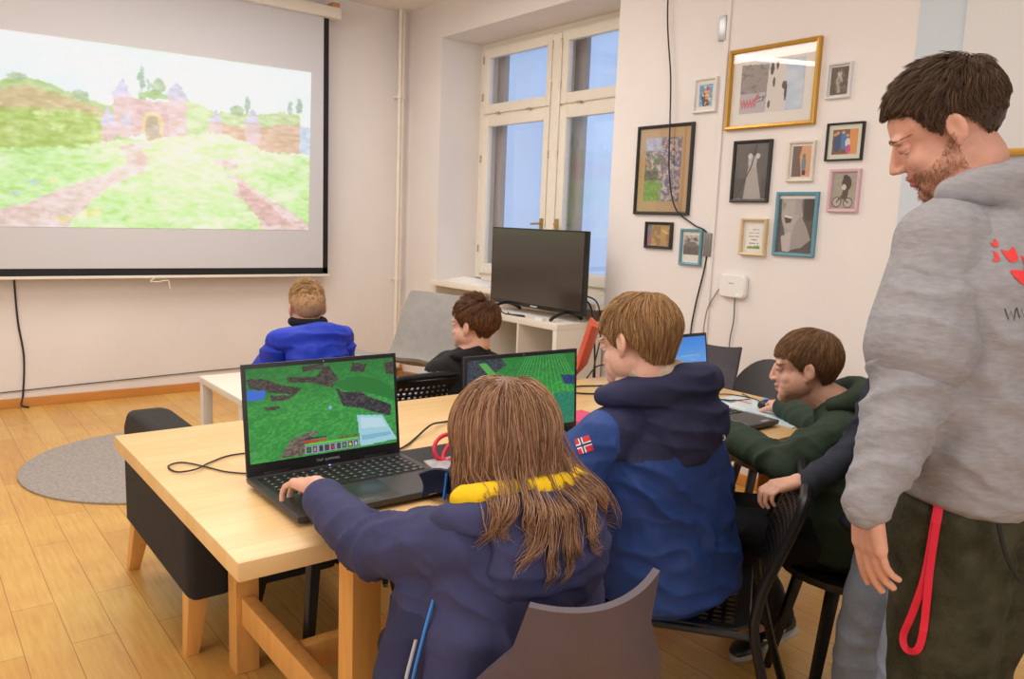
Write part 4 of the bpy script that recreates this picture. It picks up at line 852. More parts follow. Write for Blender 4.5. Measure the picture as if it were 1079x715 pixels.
class Blob:
    """a pile of overlapping volumes fused into one continuous skin"""
    def __init__(s): s.b = MB()
    def ball(s, c, r, R3=None): s.b.loft(sph(c, r, R3=R3)); return s
    def cap(s, a, b, ra, rb, seg=14):
        a = np.array(a, float); b = np.array(b, float); d = b - a; L = np.linalg.norm(d) + 1e-9; d /= L
        n = 5; pts = []; rr = []
        for k in range(n): t = PI / 2 * (1 - (k + .35) / n); pts.append(a - d * ra * math.sin(t)); rr.append(ra * math.cos(t))
        for k in range(5): t = k / 4; pts.append(a + d * L * t); rr.append(ra + (rb - ra) * t)
        for k in range(n): t = PI / 2 * (k + .65) / n; pts.append(b + d * rb * math.sin(t)); rr.append(rb * math.cos(t))
        s.b.tube(pts, rr, seg); return s
    def chain(s, pts, rs):
        for i in range(len(pts) - 1): s.cap(pts[i], pts[i + 1], rs[i], rs[i + 1])
        return s
    def torso(s, secs, side, n=26, power=2.4):
        """secs: list of (centre, rx, ry) bottom to top; side = unit vector of the shoulder line"""
        side = np.array(side, float); rings = []
        C_ = [np.array(q[0], float) for q in secs]
        full = []
        # rounded ends
        full.append((C_[0] - (C_[1] - C_[0]) / np.linalg.norm(C_[1] - C_[0]) * secs[0][2] * .35, secs[0][1] * .6, secs[0][2] * .6)); full += [(C_[i], secs[i][1], secs[i][2]) for i in range(len(secs))]
        full.append((C_[-1] + (C_[-1] - C_[-2]) / np.linalg.norm(C_[-1] - C_[-2]) * secs[-1][2] * .3, secs[-1][1] * .6, secs[-1][2] * .6))
        for i, (c, rx, ry) in enumerate(full):
            d = full[min(i + 1, len(full) - 1)][0] - full[max(i - 1, 0)][0]; d = d / np.linalg.norm(d)
            sd = side - d * (side @ d); sd /= np.linalg.norm(sd); fw_ = np.cross(d, sd)
            ring = []
            for k in range(n):
                a = 2 * PI * k / n; ca, sa = math.cos(a), math.sin(a); e = 2 / power
                ring.append(tuple(c + sd * rx * math.copysign(abs(ca) ** e, ca) + fw_ * ry * math.copysign(abs(sa) ** e, sa)))
            rings.append(ring)
        s.b.loft(rings); return s
    def finish(s, name, mats, parent, voxel, smooth=8, fac=0.5, folds=(), noise=(), post=None, face_mat=None, colour=None):
        me = bpy.data.meshes.new(name); me.from_pydata(s.b.v, [], s.b.f); me.update()
        bm = bmesh.new(); bm.from_mesh(me); bmesh.ops.recalc_face_normals(bm, faces=bm.faces); bm.to_mesh(me); bm.free()
        o = bpy.data.objects.new(name, me); COL.objects.link(o)
        r = o.modifiers.new('r', 'REMESH'); r.mode = 'VOXEL'; r.voxel_size = voxel; r.adaptivity = 0
        sm = o.modifiers.new('s', 'SMOOTH'); sm.iterations = smooth; sm.factor = fac
        dg = bpy.context.evaluated_depsgraph_get(); m2 = bpy.data.meshes.new_from_object(o.evaluated_get(dg))
        bpy.data.objects.remove(o); bpy.data.meshes.remove(me); m2.name = name
        n = len(m2.vertices); V = np.empty(n * 3, np.float32); m2.vertices.foreach_get('co', V); V = V.reshape(-1, 3).astype(float)
        N = np.empty(n * 3, np.float32); m2.vertex_normals.foreach_get('vector', N); N = N.reshape(-1, 3).astype(float)
        D = np.zeros(n)
        for (c, rad, dr, freq, amp) in folds:
            c = np.array(c, float); dr = np.array(dr, float); dr /= np.linalg.norm(dr); q = V - c
            f = np.exp(-(q * q).sum(1) / rad ** 2)
            ph = (q @ dr) * freq + 3.2 * noise3(V * 9 + 5) + 1.3 * noise3(V * 21 + 9)
            D += amp * f * (1 - 2 * np.abs(np.sin(ph)) ** 0.7)
        for (sc, amp, seed, st) in noise: D += amp * (noise3(V * sc * np.array(st), seed) - .5) * 2
        V = V + N * D[:, None]
        if post is not None: V = post(V, N)
        m2.vertices.foreach_set('co', V.astype(np.float32).ravel())
        m2.materials.clear()
        if not isinstance(mats, (list, tuple)): mats = [mats]
        for q in mats: m2.materials.append(q)
        if face_mat is not None or True:
            nf = len(m2.polygons); fc = np.empty(nf * 3, np.float32)
            m2.update(); m2.polygons.foreach_get('center', fc); fc = fc.reshape(-1, 3).astype(float)
            mi = np.zeros(nf, np.int32) if face_mat is None else face_mat(fc).astype(np.int32)
            m2.polygons.foreach_set('material_index', mi)
        m2.shade_smooth(); m2.update()
        o = bpy.data.objects.new(name, m2); COL.objects.link(o)
        if parent: o.parent = parent
        return o

def frame3(fwd, up=(0, 0, 1)):
    f = np.array(fwd, float); f /= np.linalg.norm(f); u = np.array(up, float); r = np.cross(f, u); r /= np.linalg.norm(r); u = np.cross(r, f)
    return np.stack([r, f, u], 1)      # columns right, forward, up
class Head:
    def __init__(s, c, fwd, up=(0, 0, 1), scale=1.0): s.c = np.array(c, float); s.R = frame3(fwd, up); s.s = scale
    def w(s, p): return (s.R @ (np.array(p, float).T * s.s)).T + s.c
    def loc(s, P): return ((P - s.c) @ s.R) / s.s
def add_head(B, H, neck, neck_r=.05, kid=True):
    nk = .86 if kid else 1.0
    def e(c, r): B.ball(H.w(c), np.array(r) * H.s, R3=H.R)
    e((0, -.014, .030), (.073, .094, .082)); e((0, .030, -.028), (.058, .060, .078)); e((0, .02, .03), (.066, .068, .062))
    B.cap(H.w((0, .064, -.094)), H.w((.042, .008, -.058)), .019 * H.s, .022 * H.s); B.cap(H.w((0, .064, -.094)), H.w((-.042, .008, -.058)), .019 * H.s, .022 * H.s); e((0, .0, -.05), (.058, .05, .045))
    e((0, .070, -.094), (.021, .018, .017)); e((0, .045, -.07), (.036, .036, .03))
    for sx in (-1, 1): e((sx * .035, .052 if kid else .056, -.030), (.025, .023 if kid else .026, .026)); e((sx * .030, .076 if kid else .078, .020), (.022, .010 if kid else .014, .010))
    for sx in (-1, 1):
        if kid: e((sx * .030, .044, -.050), (.031, .034, .036)); e((sx * .045, .018, -.040), (.026, .04, .040)); e((sx * .02, .062, -.072), (.028, .022, .026))
        else: e((sx * .032, .040, -.052), (.029, .034, .036)); e((sx * .02, .058, -.078), (.026, .022, .024))
    B.cap(H.w((0, .084, .010)), H.w((0, .104 - .005 * (nk < 1), -.026)), .0075 * H.s, .0092 * H.s)
    e((0, .104 - .006 * (nk < 1), -.029), (.0105, .0105, .0085))
    for sx in (-1, 1): e((sx * .0105, .096, -.033), (.0075, .009, .0065))
    e((0, .086, -.054), (.021, .009, .0065)); e((0, .084, -.067), (.018, .009, .0065))
    for sx in (-1, 1):
        t = .30 * sx; Re = H.R @ np.array([[math.cos(t), -math.sin(t), 0], [math.sin(t), math.cos(t), 0], [0, 0, 1]])
        B.ball(H.w((sx * .079, -.010, -.004)), np.array((.0075, .018, .028)) * H.s, R3=Re); B.ball(H.w((sx * .074, -.004, -.028)), np.array((.006, .009, .011)) * H.s, R3=H.R)
    B.chain([H.w((0, -.018, -.04)), H.w((0, -.022, -.075)), neck], [neck_r * .98, neck_r, neck_r * 1.12])
def head_post(Hd):
    def f(V, N):
        L = Hd.loc(V)
        for sx in (-1, 1):
            q = L - np.array((sx * .031, .088, .004)); g = np.exp(-(q[:, 0] ** 2 / .015 ** 2 + q[:, 1] ** 2 / .03 ** 2 + q[:, 2] ** 2 / .009 ** 2)); L[:, 1] -= .0065 * g
            q = L - np.array((sx * .086, -.006, .0)); g = np.exp(-((q[:, 0]) ** 2 / .02 ** 2 + (q[:, 1]) ** 2 / .008 ** 2 + (q[:, 2]) ** 2 / .015 ** 2)); L[:, 0] -= sx * .0065 * g
        q = L - np.array((0, .094, -.0605)); g = np.exp(-(q[:, 0] ** 2 / .02 ** 2 + q[:, 1] ** 2 / .02 ** 2 + q[:, 2] ** 2 / .0028 ** 2)); L[:, 1] -= .004 * g
        return Hd.w(L)
    return f
def add_hand(B, wrist, fdir, back, s=1.0, curl=(.5, .5, .5, .5), side=1, thumb=(.5, .3), splay=.06, curls=None):
    """fdir: towards the fingers, back: normal of the back of the hand, side=+1 when the thumb lies on fdir x back"""
    f = np.array(fdir, float); f /= np.linalg.norm(f); FL = 1.16; b = np.array(back, float); b -= f * (b @ f); b /= np.linalg.norm(b); x = np.cross(f, b) * side
    w_ = np.array(wrist, float); g = lambda px, py, pz: w_ + (x * px + f * py + b * pz) * s
    B.cap(g(0, -.02, 0), g(0, .012, 0), .024 * s, .026 * s)
    for i, px in enumerate((.028, .010, -.009, -.026)):
        B.cap(g(px * .62, .015, 0), g(px, .082 - .004 * abs(i - 1), 0), .0155 * s, .0125 * s)
    B.cap(g(.015, .02, -.006), g(.026, .045, -.010), .016 * s, .013 * s)
    tips = []
    for i, (px, L, r) in enumerate(((.029, .070, .0088), (.010, .078, .0092), (-.0095, .073, .0088), (-.0275, .058, .0078))):
        cu = curl[i]; d = f + x * splay * (1.5 - i); d /= np.linalg.norm(d); p = g(px, .084 - .004 * abs(i - 1), 0); a = cu * .45
        segs = (.45, .30, .25); cs = (curls[i] if curls else (cu * .6, cu * 1.0, cu * .8)); ang = 0
        rr = r * s
        for k, sg in enumerate(segs):
            ang += cs[k]; dd = d * math.cos(ang) - b * math.sin(ang); q = p + dd * L * FL * sg * s
            B.cap(p, q, rr, rr * .93); p = q; rr *= .93
        tips.append(p)
    p = g(.024, .022, -.006); d0 = x * math.sin(.75) + f * math.cos(.75) - b * thumb[0] * .6
    d0 /= np.linalg.norm(d0); q = p + d0 * .040 * s; B.cap(p, q, .0135 * s, .0112 * s)
    d1 = d0 + f * .5 * thumb[1] * 2 - x * thumb[1] - b * thumb[0] * .3; d1 /= np.linalg.norm(d1); q2 = q + d1 * .030 * s; B.cap(q, q2, .0110 * s, .0098 * s)
    q3 = q2 + (d1 - x * thumb[1] * .3) / np.linalg.norm(d1 - x * thumb[1] * .3) * .024 * s; B.cap(q2, q3, .0098 * s, .0082 * s)
    return tips

# ---- hair
def ZCUT(y): return np.interp(y, [-.12, -.06, -.045, -.03, -.020, .0, .008, .016, .03, .045, .07, .12], [-.075, -.072, -.055, -.012, .014, .020, .004, -.006, .012, .032, .036, .042])
def ZCUT_MAN(y): return np.interp(y, [-.12, -.06, -.045, -.03, -.020, .0, .008, .016, .03, .045, .07, .12], [-.062, -.060, -.045, -.008, .016, .022, .000, -.012, .020, .052, .064, .068])
SK0 = np.array((0, -.014, .030)); SKR = np.array((.0765, .0985, .0870))
def hairline(y):
    return np.interp(y, [-.12, -.075, -.055, -.035, -.018, .0, .012, .03, .045, .06, .1], [-.062, -.060, -.045, .0, .018, .020, -.004, .012, .048, .066, .074])
def scalp_samples(n, seed, hl=hairline):
    g = np.random.default_rng(seed); out = []
    while sum(len(o) for o in out) < n:
        d = g.normal(size=(n * 3, 3)); d /= np.linalg.norm(d, axis=1)[:, None]
        P = SK0 + d * SKR; k = P[:, 2] > hl(P[:, 1]) + g.normal(size=len(P)) * .003; out.append(d[k])
    return np.concatenate(out)[:n]
def clump(Pt, groups, amt, seed=0):
    """draw neighbouring hairs together into locks towards their tips"""
    g = np.random.default_rng(seed); n, K, _ = Pt.shape; gd = g.choice(n, groups, replace=False); R_ = Pt[:, 0]; best = np.empty(n, int)
    for i in range(0, n, 1000): d2 = ((R_[i:i + 1000, None] - R_[None, gd]) ** 2).sum(2); best[i:i + 1000] = gd[d2.argmin(1)]
    t = np.linspace(0, 1, K)[None, :, None]; return Pt + (Pt[best] - Pt) * amt * np.clip(t * 1.3, 0, 1) ** 1.2
def strands_mesh(name, Pt, rad, parent, mats, seed=0):
    """Pt (N,K,3) world points, rad (N,K); one mesh of tapered locks"""
    N_, K, _ = Pt.shape; g = np.random.default_rng(seed)
    T_ = np.gradient(Pt, axis=1); T_ /= np.linalg.norm(T_, axis=2)[..., None] + 1e-9
    ref = g.normal(size=(N_, 1, 3)); U_ = np.cross(T_, ref); U_ /= np.linalg.norm(U_, axis=2)[..., None] + 1e-9; W_ = np.cross(T_, U_)
    rings = []
    for k in range(3):
        a = 2 * PI * k / 3; rings.append(Pt + (U_ * math.cos(a) + W_ * math.sin(a)) * rad[..., None])
    V = np.stack(rings, 2).reshape(-1, 3)       # index ((n*K)+k)*3+j
    base = (np.arange(N_)[:, None] * K + np.arange(K - 1)[None]).ravel() * 3; F = []
    for j in range(3):
        j2 = (j + 1) % 3; F.append(np.stack([base + j, base + j2, base + 3 + j2, base + 3 + j], 1))
    F = np.concatenate(F); owner = np.tile(np.repeat(np.arange(N_), K - 1), 3)
    me = bpy.data.meshes.new(name); me.vertices.add(len(V)); me.vertices.foreach_set('co', V.astype(np.float32).ravel())
    me.loops.add(F.size); me.loops.foreach_set('vertex_index', F.ravel().astype(np.int32)); me.polygons.add(len(F)); me.polygons.foreach_set('loop_start', np.arange(0, F.size, 4, dtype=np.int32))
    me.update(calc_edges=True)
    for q in mats: me.materials.append(q)
    mi = g.integers(0, len(mats), N_)[owner]; me.polygons.foreach_set('material_index', mi.astype(np.int32)); me.shade_smooth()
    o = bpy.data.objects.new(name, me); COL.objects.link(o); o.parent = parent; return o
def hair_mats(name, cols):
    out = []
    for i, q in enumerate(cols):
        m_ = mat(f'{name}_{i}', S(q), 0.42, spec=0.35); out.append(m_)
    return out
def short_hair(H, parent, mats, n=2600, L=(.045, .06), crown=(0.0, -.055, .115), seed=1, lift=0.0, fringe=(0, 1, 0), fr_w=.0, side=(0, 0, 0), thick=.0011, base=.004, top=.012, hl=hairline, rough=.15, taper_sides=None, spike=0.0, K=9, down=.5, tmin=.35, zcut=None, clumpy=.55):
    zc = zcut or ZCUT; free = np.zeros(n, bool)
    g = np.random.default_rng(seed); d = scalp_samples(n, seed, hl); Ln = g.uniform(L[0], L[1], n)
    if taper_sides is not None:
        z0, f0 = taper_sides; zz = SK0[2] + d[:, 2] * SKR[2]; Ln *= np.clip((zz - z0) / .05, f0, 1)
    hgt = base + (top - base) * g.random(n) ** 1.2 * np.clip(Ln / L[1], .15, 1)
    P = np.zeros((n, K, 3)); P[:, 0] = SK0 + d * SKR; C_ = np.array(crown); q = d.copy(); pos = P[:, 0].copy(); rnd = g.normal(size=(n, 3)) * rough; jit = g.normal(size=n) * .004
    for k in range(1, K):
        t = k / (K - 1); nr = q / SKR; nr /= np.linalg.norm(nr, axis=1)[:, None]
        away = pos - C_; away /= np.linalg.norm(away, axis=1)[:, None] + 1e-6
        wtop = np.clip(nr[:, 2], 0, 1)[:, None]
        dr = away * 1.0 + np.array((0, 0, -down)) * (1 - wtop * .8) + np.array(fringe) * fr_w * wtop + np.array(side) * wtop + rnd
        dr -= nr * (dr * nr).sum(1)[:, None]; dr /= np.linalg.norm(dr, axis=1)[:, None] + 1e-6
        step = (Ln / (K - 1))[:, None]; surf = SK0 + q * SKR; surf = surf + dr * step; q = (surf - SK0) / SKR; q /= np.linalg.norm(q, axis=1)[:, None]
        nr2 = q / SKR; nr2 /= np.linalg.norm(nr2, axis=1)[:, None]
        hh = hgt * math.sin(min(1, t * 1.6) * PI / 2) + lift * t * t * np.clip(nr2[:, 2], 0, 1) + spike * t * np.clip(nr2[:, 2] * 1.4 - .3, 0, 1) * (Ln / L[1])
        npos = SK0 + q * SKR + nr2 * hh[:, None] + rnd * .006 * t
        inw = np.stack([-pos[:, 0] * 4, np.where(pos[:, 1] < -.02, .55, 0), -np.ones(n)], 1) + rnd * .15; inw /= np.linalg.norm(inw, axis=1)[:, None]
        fpos = pos + inw * step; npos = np.where(free[:, None], fpos, npos); free |= (npos[:, 2] < -.012) & (npos[:, 1] < .005)
        stop = (npos[:, 2] < zc(npos[:, 1]) + jit) & (npos[:, 2] < pos[:, 2]); npos = np.where(stop[:, None], pos + (npos - pos) * .02, npos)
        pos = npos; P[:, k] = pos
    W_ = clump(H.w(P.reshape(-1, 3)).reshape(n, K, 3), max(60, n // 26), clumpy, seed); tt = np.linspace(0, 1, K)[None]; rad = thick * H.s * (1 - (1 - tmin) * tt ** 2) * g.uniform(.7, 1.3, (n, 1))
    rad[:, -1] *= .2
    return strands_mesh('hair', W_, rad, parent, mats, seed)
def hair_cap(H, parent, m_, hl=hairline, off=.002, bulge=1.0):
    b = MB(); vs = []; n, mrow = 120, 80; P = []
    for i in range(mrow + 1):
        a = PI * .78 * i / mrow
        for k in range(n):
            az = 2 * PI * k / n; d = np.array((math.sin(a) * math.cos(az), math.sin(a) * math.sin(az), math.cos(a))); P.append(SK0 + d * (SKR + off) * bulge)
    P = np.array(P); W_ = H.w(P); fs = []
    for i in range(mrow):
        for k in range(n):
            q = [i * n + k, i * n + (k + 1) % n, (i + 1) * n + (k + 1) % n, (i + 1) * n + k]; c_ = P[q].mean(0)
            if c_[2] > hl(c_[1]): fs.append(tuple(q))
    b.add(W_.tolist(), fs); o = b.build('hair_base', m_, parent, smooth=True); return o
def eyes(H, parent, iris=(70, 90, 110), lid=.0050):
    parent_skin = [o_ for o_ in parent.children if o_.name.startswith('body')][0].data.materials[0]
    for sx in (-1, 1):
        B_ = MB(); c = H.w((sx * .031, .0720, .003)); B_.cur = 0; B_.loft(sph(c, np.array((.0125, .0125, .0118)) * H.s, 16, 10, H.R)); B_.cur = 1; B_.loft(sph(H.w((sx * .0305, .0795, .000)), np.array((.0058, .0062, .0058)) * H.s, 12, 8, H.R))
        sk_ = MB(); sk_.loft(sph(H.w((sx * .031, .0728, lid)), np.array((.0145, .0137, .0100)) * H.s, 16, 10, H.R)); sk_.build('eyelid', parent_skin, parent, smooth=True)
        B_.build('eye', [mat('eye_white', S((226, 218, 212)), .3), mat('iris_%d' % iris[0], S(iris), .2)], parent, smooth=True)
def brows(H, parent, m_, seed=5):
    from mathutils.bvhtree import BVHTree
    bo_ = [o_ for o_ in parent.children if o_.name.startswith('body')][0].data; bvh = BVHTree.FromPolygons([v.co for v in bo_.vertices], [tuple(f.vertices) for f in bo_.polygons]); fd = Vector(H.R[:, 1])
    for sx in (-1, 1):
        g = np.random.default_rng(seed); n = 70; P = np.zeros((n, 4, 3))
        for i in range(n):
            t = i / n; x_ = .015 + .032 * t; z_ = .0205 + .005 * math.sin(PI * min(1, t * 1.15)) + g.normal() * .0012 * (1.2 - t)
            for k in range(4): P[i, k] = (sx * (x_ + .0022 * k), .1, z_ + .0004 * k * (1 - 2 * t))
        W_ = H.w(P.reshape(-1, 3))
        for i in range(len(W_)):
            h_ = bvh.ray_cast(Vector(W_[i]) + fd * .03, -fd)
            if h_[0] is not None: W_[i] = np.array(h_[0] + fd * .0004)
        strands_mesh('eyebrow', W_.reshape(n, 4, 3), np.full((n, 4), .00040), parent, [m_], seed)

def skin(name, c): return mat(name, S(c), 0.5, var=0.05, vscale=30, spec=0.35, bump=.05, bscale=150)
def shoe(parent, heel, toe, h=.075, w_=.042, m_up=None, m_sole=None, ankle=None, swoosh=False, nm='shoe'):
    heel = vec(*heel); toe = vec(*toe); d = toe - heel; L = np.linalg.norm(d); d /= L; up = vec(0, 0, 1); up = up - d * (up @ d); up /= np.linalg.norm(up); sd = np.cross(d, up)
    def ring(t, wd, z0, z1, n=14):
        c = heel + d * L * t; return [tuple(c + sd * wd * math.cos(2 * PI * k / n) * (1 if True else 1) + up * (z0 + (z1 - z0) * (.5 + .5 * math.sin(2 * PI * k / n)))) for k in range(n)]
    b = MB(); b.loft([ring(t, w_ * a, .018, .018 + hh) for t, a, hh in ((-.02, .45, .04), (.02, .72, h * .9), (.15, .82, h), (.32, .80, h * .95), (.5, .88, h * .72), (.7, 1.0, h * .52), (.88, .92, h * .42), (.98, .6, h * .28), (1.02, .2, h * .1))])
    o = b.build(nm, m_up or M_black, parent, smooth=True)
    b = MB(); b.loft([ring(t, w_ * a, 0.0, .028) for t, a in ((-.04, .5), (.0, .8), (.2, .9), (.45, .92), (.7, 1.08), (.9, .98), (1.0, .65), (1.045, .2))]); b.build('sole', m_sole or M_white, o, smooth=True)
    if swoosh:
        for s in (1, -1):
            pts = [heel + d * L * t + up * (z_ + .02) + sd * s * w_ * (wd + .03) for t, z_, wd in ((.22, .038, .84), (.35, .020, .87), (.46, .020, .92), (.62, .036, .86))]
            MB().tube(pts, [.001, .005, .005, .002], 6).build('stripe', M_white, o)
    return o
def wrap(o, target, dirn, off=.0015):
    from mathutils.bvhtree import BVHTree
    me = target.data; bvh = BVHTree.FromPolygons([v.co for v in me.vertices], [tuple(f.vertices) for f in me.polygons]); d = Vector(dirn).normalized()
    for v in o.data.vertices:
        hit = bvh.ray_cast(v.co - d * .25, d)
        if hit[0] is not None: v.co = hit[0] - d * off
def person(label, loc): return thing('person', label, 'person', loc)
# ================================================================== FIGURES
SKIN_M = skin('skin_fair', (222, 172, 150)); SKIN_R = mat('skin_lips', S((190, 116, 108)), .45)
SKIN_RK = mat('skin_lips_pale', S((206, 140, 124)), .45)
SKIN_MAN = skin('skin_man', (214, 160, 138)); SKIN_STUB = mat('skin_stubble', S((198, 144, 118)), .6, var=.15, vscale=60)
def cloth(name, c, var=.10, bump=.22, bs=24, rough=.8, vs=9): return mat(name, S(c), rough, var=var, vscale=vs, bump=bump, bscale=bs, spec=.25)
def done(p):
    Mi = Matrix.Translation(-Vector(p.location))
    for c_ in p.children: c_.matrix_parent_inverse = Mi
def hatp(v): v = np.array(v, float); return v / np.linalg.norm(v)
def build_body(p, J, H, s, skinm, voxel=.0035, hands=(), neck_r=.048, stub=None):
    B = Blob(); side = hatp(J['shR'] - J['shL'])
    B.torso([(J['pelvis'], .115 * s, .085 * s), (J['waist'], .095 * s, .072 * s), (J['chest'], .115 * s, .08 * s), ((J['shL'] + J['shR']) / 2 - vec(0, 0, .01), .10 * s, .055 * s)], side)
    for q in 'LR':
        B.chain([J['sh' + q], J['el' + q], J['wr' + q]], [.033 * s, .029 * s, .020 * s]); B.cap(J['neck'] - vec(0, 0, .02), J['sh' + q], .04 * s, .034 * s)
        B.chain([J['hip' + q], J['kn' + q], J['an' + q]], [.058 * s, .042 * s, .028 * s]); B.cap(J['an' + q], J['an' + q] + hatp(J['toe' + q] - J['an' + q]) * .08 * s, .026 * s, .02 * s)
    add_head(B, H, J['neck'], neck_r * s, kid=(stub is None)); B.cap(J['neck'], J['chest'], .05 * s, .05 * s)
    for h in hands: add_hand(B, **h)
    def fm(c_):
        L = H.loc(c_); m_ = np.zeros(len(c_), int)
        lip = (np.abs(L[:, 0]) < .021) & (L[:, 1] > .082) & (L[:, 2] < -.050) & (L[:, 2] > -.072); m_[lip] = 1
        if stub:
            zt = np.interp(L[:, 1], [-.02, .0, .03, .06, .09], [-.02, -.005, -.035, -.045, -.043])
            b_ = (L[:, 2] < zt - .004) & (L[:, 2] > -.125) & (L[:, 1] > -.002) & ~lip & ~((np.abs(L[:, 0]) < .012) & (L[:, 1] > .099)); m_[b_] = 2
        return m_
    o = B.finish('body', [skinm, SKIN_R if stub else SKIN_RK] + ([stub] if stub else []), p, voxel, smooth=5, fac=.5, post=head_post(H), face_mat=fm)
    return o
def trousers(p, J, m_, s, r=(.075, .062, .05), voxel=.008, name='trousers', folds=(), wz=.15):
    B = Blob(); side = hatp(J['shR'] - J['shL'])
    B.torso([(J['pelvis'] - vec(0, 0, .02), wz * s, wz * .78 * s), (J['waist'], wz * .88 * s, wz * .68 * s)], side)
    for q in 'LR':
        B.chain([J['hip' + q], J['kn' + q], J['an' + q]], [r[0] * s * 1.15, r[1] * s, r[2] * s])
    F = []
    for q in 'LR': F += [(J['kn' + q], .10 * s, J['an' + q] - J['kn' + q] + vec(.1, .1, 0), 48, .0045), (J['hip' + q], .12 * s, J['kn' + q] - J['hip' + q] + vec(.15, .1, 0), 40, .006), (J['an' + q], .08 * s, J['kn' + q] - J['an' + q] + vec(.05, .08, 0), 60, .006)]
    return B.finish(name, m_, p, voxel, smooth=6, folds=F + list(folds), noise=((14, .004, 3, (1, 1, 1)),))
def jacket(p, J, mats, s, secs, sleeve, voxel=.007, folds=(), noise=((9, .006, 1, (1, 1, 1)), (24, .0025, 2, (1, 1, 1))), face_mat=None, name='jacket', extra=None, shr=.062, smooth=7, post=None):
    B = Blob(); side = hatp(J['shR'] - J['shL']); B.torso(secs, side)
    for q in 'LR':
        r = sleeve; B.chain([J['sh' + q], J['el' + q], J['wr' + q]], [r[0] * s, r[1] * s, r[2] * s]); B.cap(J['neck'] - vec(0, 0, .03 * s), J['sh' + q], shr * s, r[0] * s * .98)
        B.cap(J['wr' + q] - hatp(J['wr' + q] - J['el' + q]) * .03, J['wr' + q] + hatp(J['wr' + q] - J['el' + q]) * .012, r[2] * s * .96, r[2] * s * 1.0)
    if extra: extra(B)
    F = []
    for q in 'LR':
        dd_ = hatp(J['wr' + q] - J['el' + q]) + vec(.25, -.2, .3); F += [(J['el' + q], .085 * s, dd_, 52 / s ** .5, .0095), (J['wr' + q] * .8 + J['el' + q] * .2, .05 * s, dd_, 75, .004), (J['sh' + q] * .6 + J['el' + q] * .4, .08 * s, J['el' + q] - J['sh' + q] + vec(.1, .1, -.1), 45, .005)]
    return B.finish(name, mats, p, voxel, smooth=smooth, folds=F + list(folds), noise=noise, face_mat=face_mat, post=post)
def hood(p, n, side, back, rw, drop, t, m_, lining=None, zoff=.0, up=None, lin_w=.016, name='hood', arc=105, rb=.07, folds=True, lin_z=.02):
    side = hatp(side); back = hatp(back); n = np.array(n, float); U = vec(0, 0, 1)
    B = Blob(); pts = []
    for k in range(11):
        a = math.radians(-arc + 2 * arc * k / 10); pts.append(n + side * rw * math.sin(a) + back * rb * math.cos(a) + U * (zoff + .012 * math.cos(a) - .02 * (1 - math.cos(a)) * .5))
    for i in range(10): B.cap(pts[i], pts[i + 1], t * (.55 + .45 * math.sin(PI * i / 10)), t * (.55 + .45 * math.sin(PI * (i + 1) / 10)))
    R3 = np.stack([side, back, U], 1)
    B.ball(n + back * rb * 1.0 - U * drop * .36, (rw * .95, t * 1.35, drop * .60), R3); B.ball(n + back * rb * 1.05 - U * drop * .70, (rw * .55, t * 1.1, drop * .36), R3)
    c0 = n + back * rb
    o = B.finish(name, m_, p, .006, smooth=6, folds=((c0 - U * drop * .1, rw, back * .2 + U, 75, .006), (c0 - U * drop * .6, rw * .8, side + U * .8, 60, .004)) if folds else (), noise=((12, .005, 4, (1, 1, 1)),))
    if lining:
        b = Blob(); pts2 = [q + U * lin_z + (n - q) * .16 for q in pts[1:-1]]
        for i in range(len(pts2) - 1): b.cap(pts2[i], pts2[i + 1], lin_w, lin_w)
        b.finish(name + '_lining', lining, p, .005, smooth=3, noise=((40, .005, 5, (1, 1, 1)),))
    return o
def lock(pts, n=8): return np.array([tuple(q) for q in bez(pts, n)])

# ------------------------------------------------------------------ 1. long-haired child
p = person('person with long brown hair in a navy jacket, seated, one hand on the large laptop', (.83, 1.02, 0))
J = dict(pelvis=vec(.83, 1.03, .54), waist=vec(.81, 1.0, .66), chest=vec(.795, .985, .80), neck=vec(.79, .995, .915), shL=vec(.685, .975, .882), shR=vec(.905, .99, .878),
         elL=vec(.635, 1.185, .812), wrL=vec(.652, 1.395, .820), elR=vec(.985, 1.19, .80), wrR=vec(.985, 1.40, .80),
         hipL=vec(.78, 1.08, .52), hipR=vec(.91, 1.08, .52), knL=vec(.80, 1.34, .50), knR=vec(1.0, 1.38, .50), anL=vec(.84, 1.22, .09), anR=vec(1.0, 1.28, .09), toeL=vec(.84, 1.36, .02), toeR=vec(1.02, 1.42, .02))
H = Head((.792, 1.022, 1.012), (-.06, .95, -.30), scale=.92)
build_body(p, J, H, .95, SKIN_M, .0032, hands=(dict(wrist=(.668, 1.475, .826), fdir=(.05, 1, -.12), back=(.1, .1, 1), s=.95, curl=(.5, .6, .65, .7), side=1, thumb=(.4, .3), splay=.22),
    dict(wrist=(.985, 1.41, .80), fdir=(.05, 1, -.1), back=(0, 0, 1), s=.84, side=-1, curl=(.6, .6, .6, .6))))
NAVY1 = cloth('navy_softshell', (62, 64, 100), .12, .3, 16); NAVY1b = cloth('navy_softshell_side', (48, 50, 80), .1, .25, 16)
def gx(B):
    B.cap((.70, 1.05, .80), (.66, 1.06, .62), .07, .075)
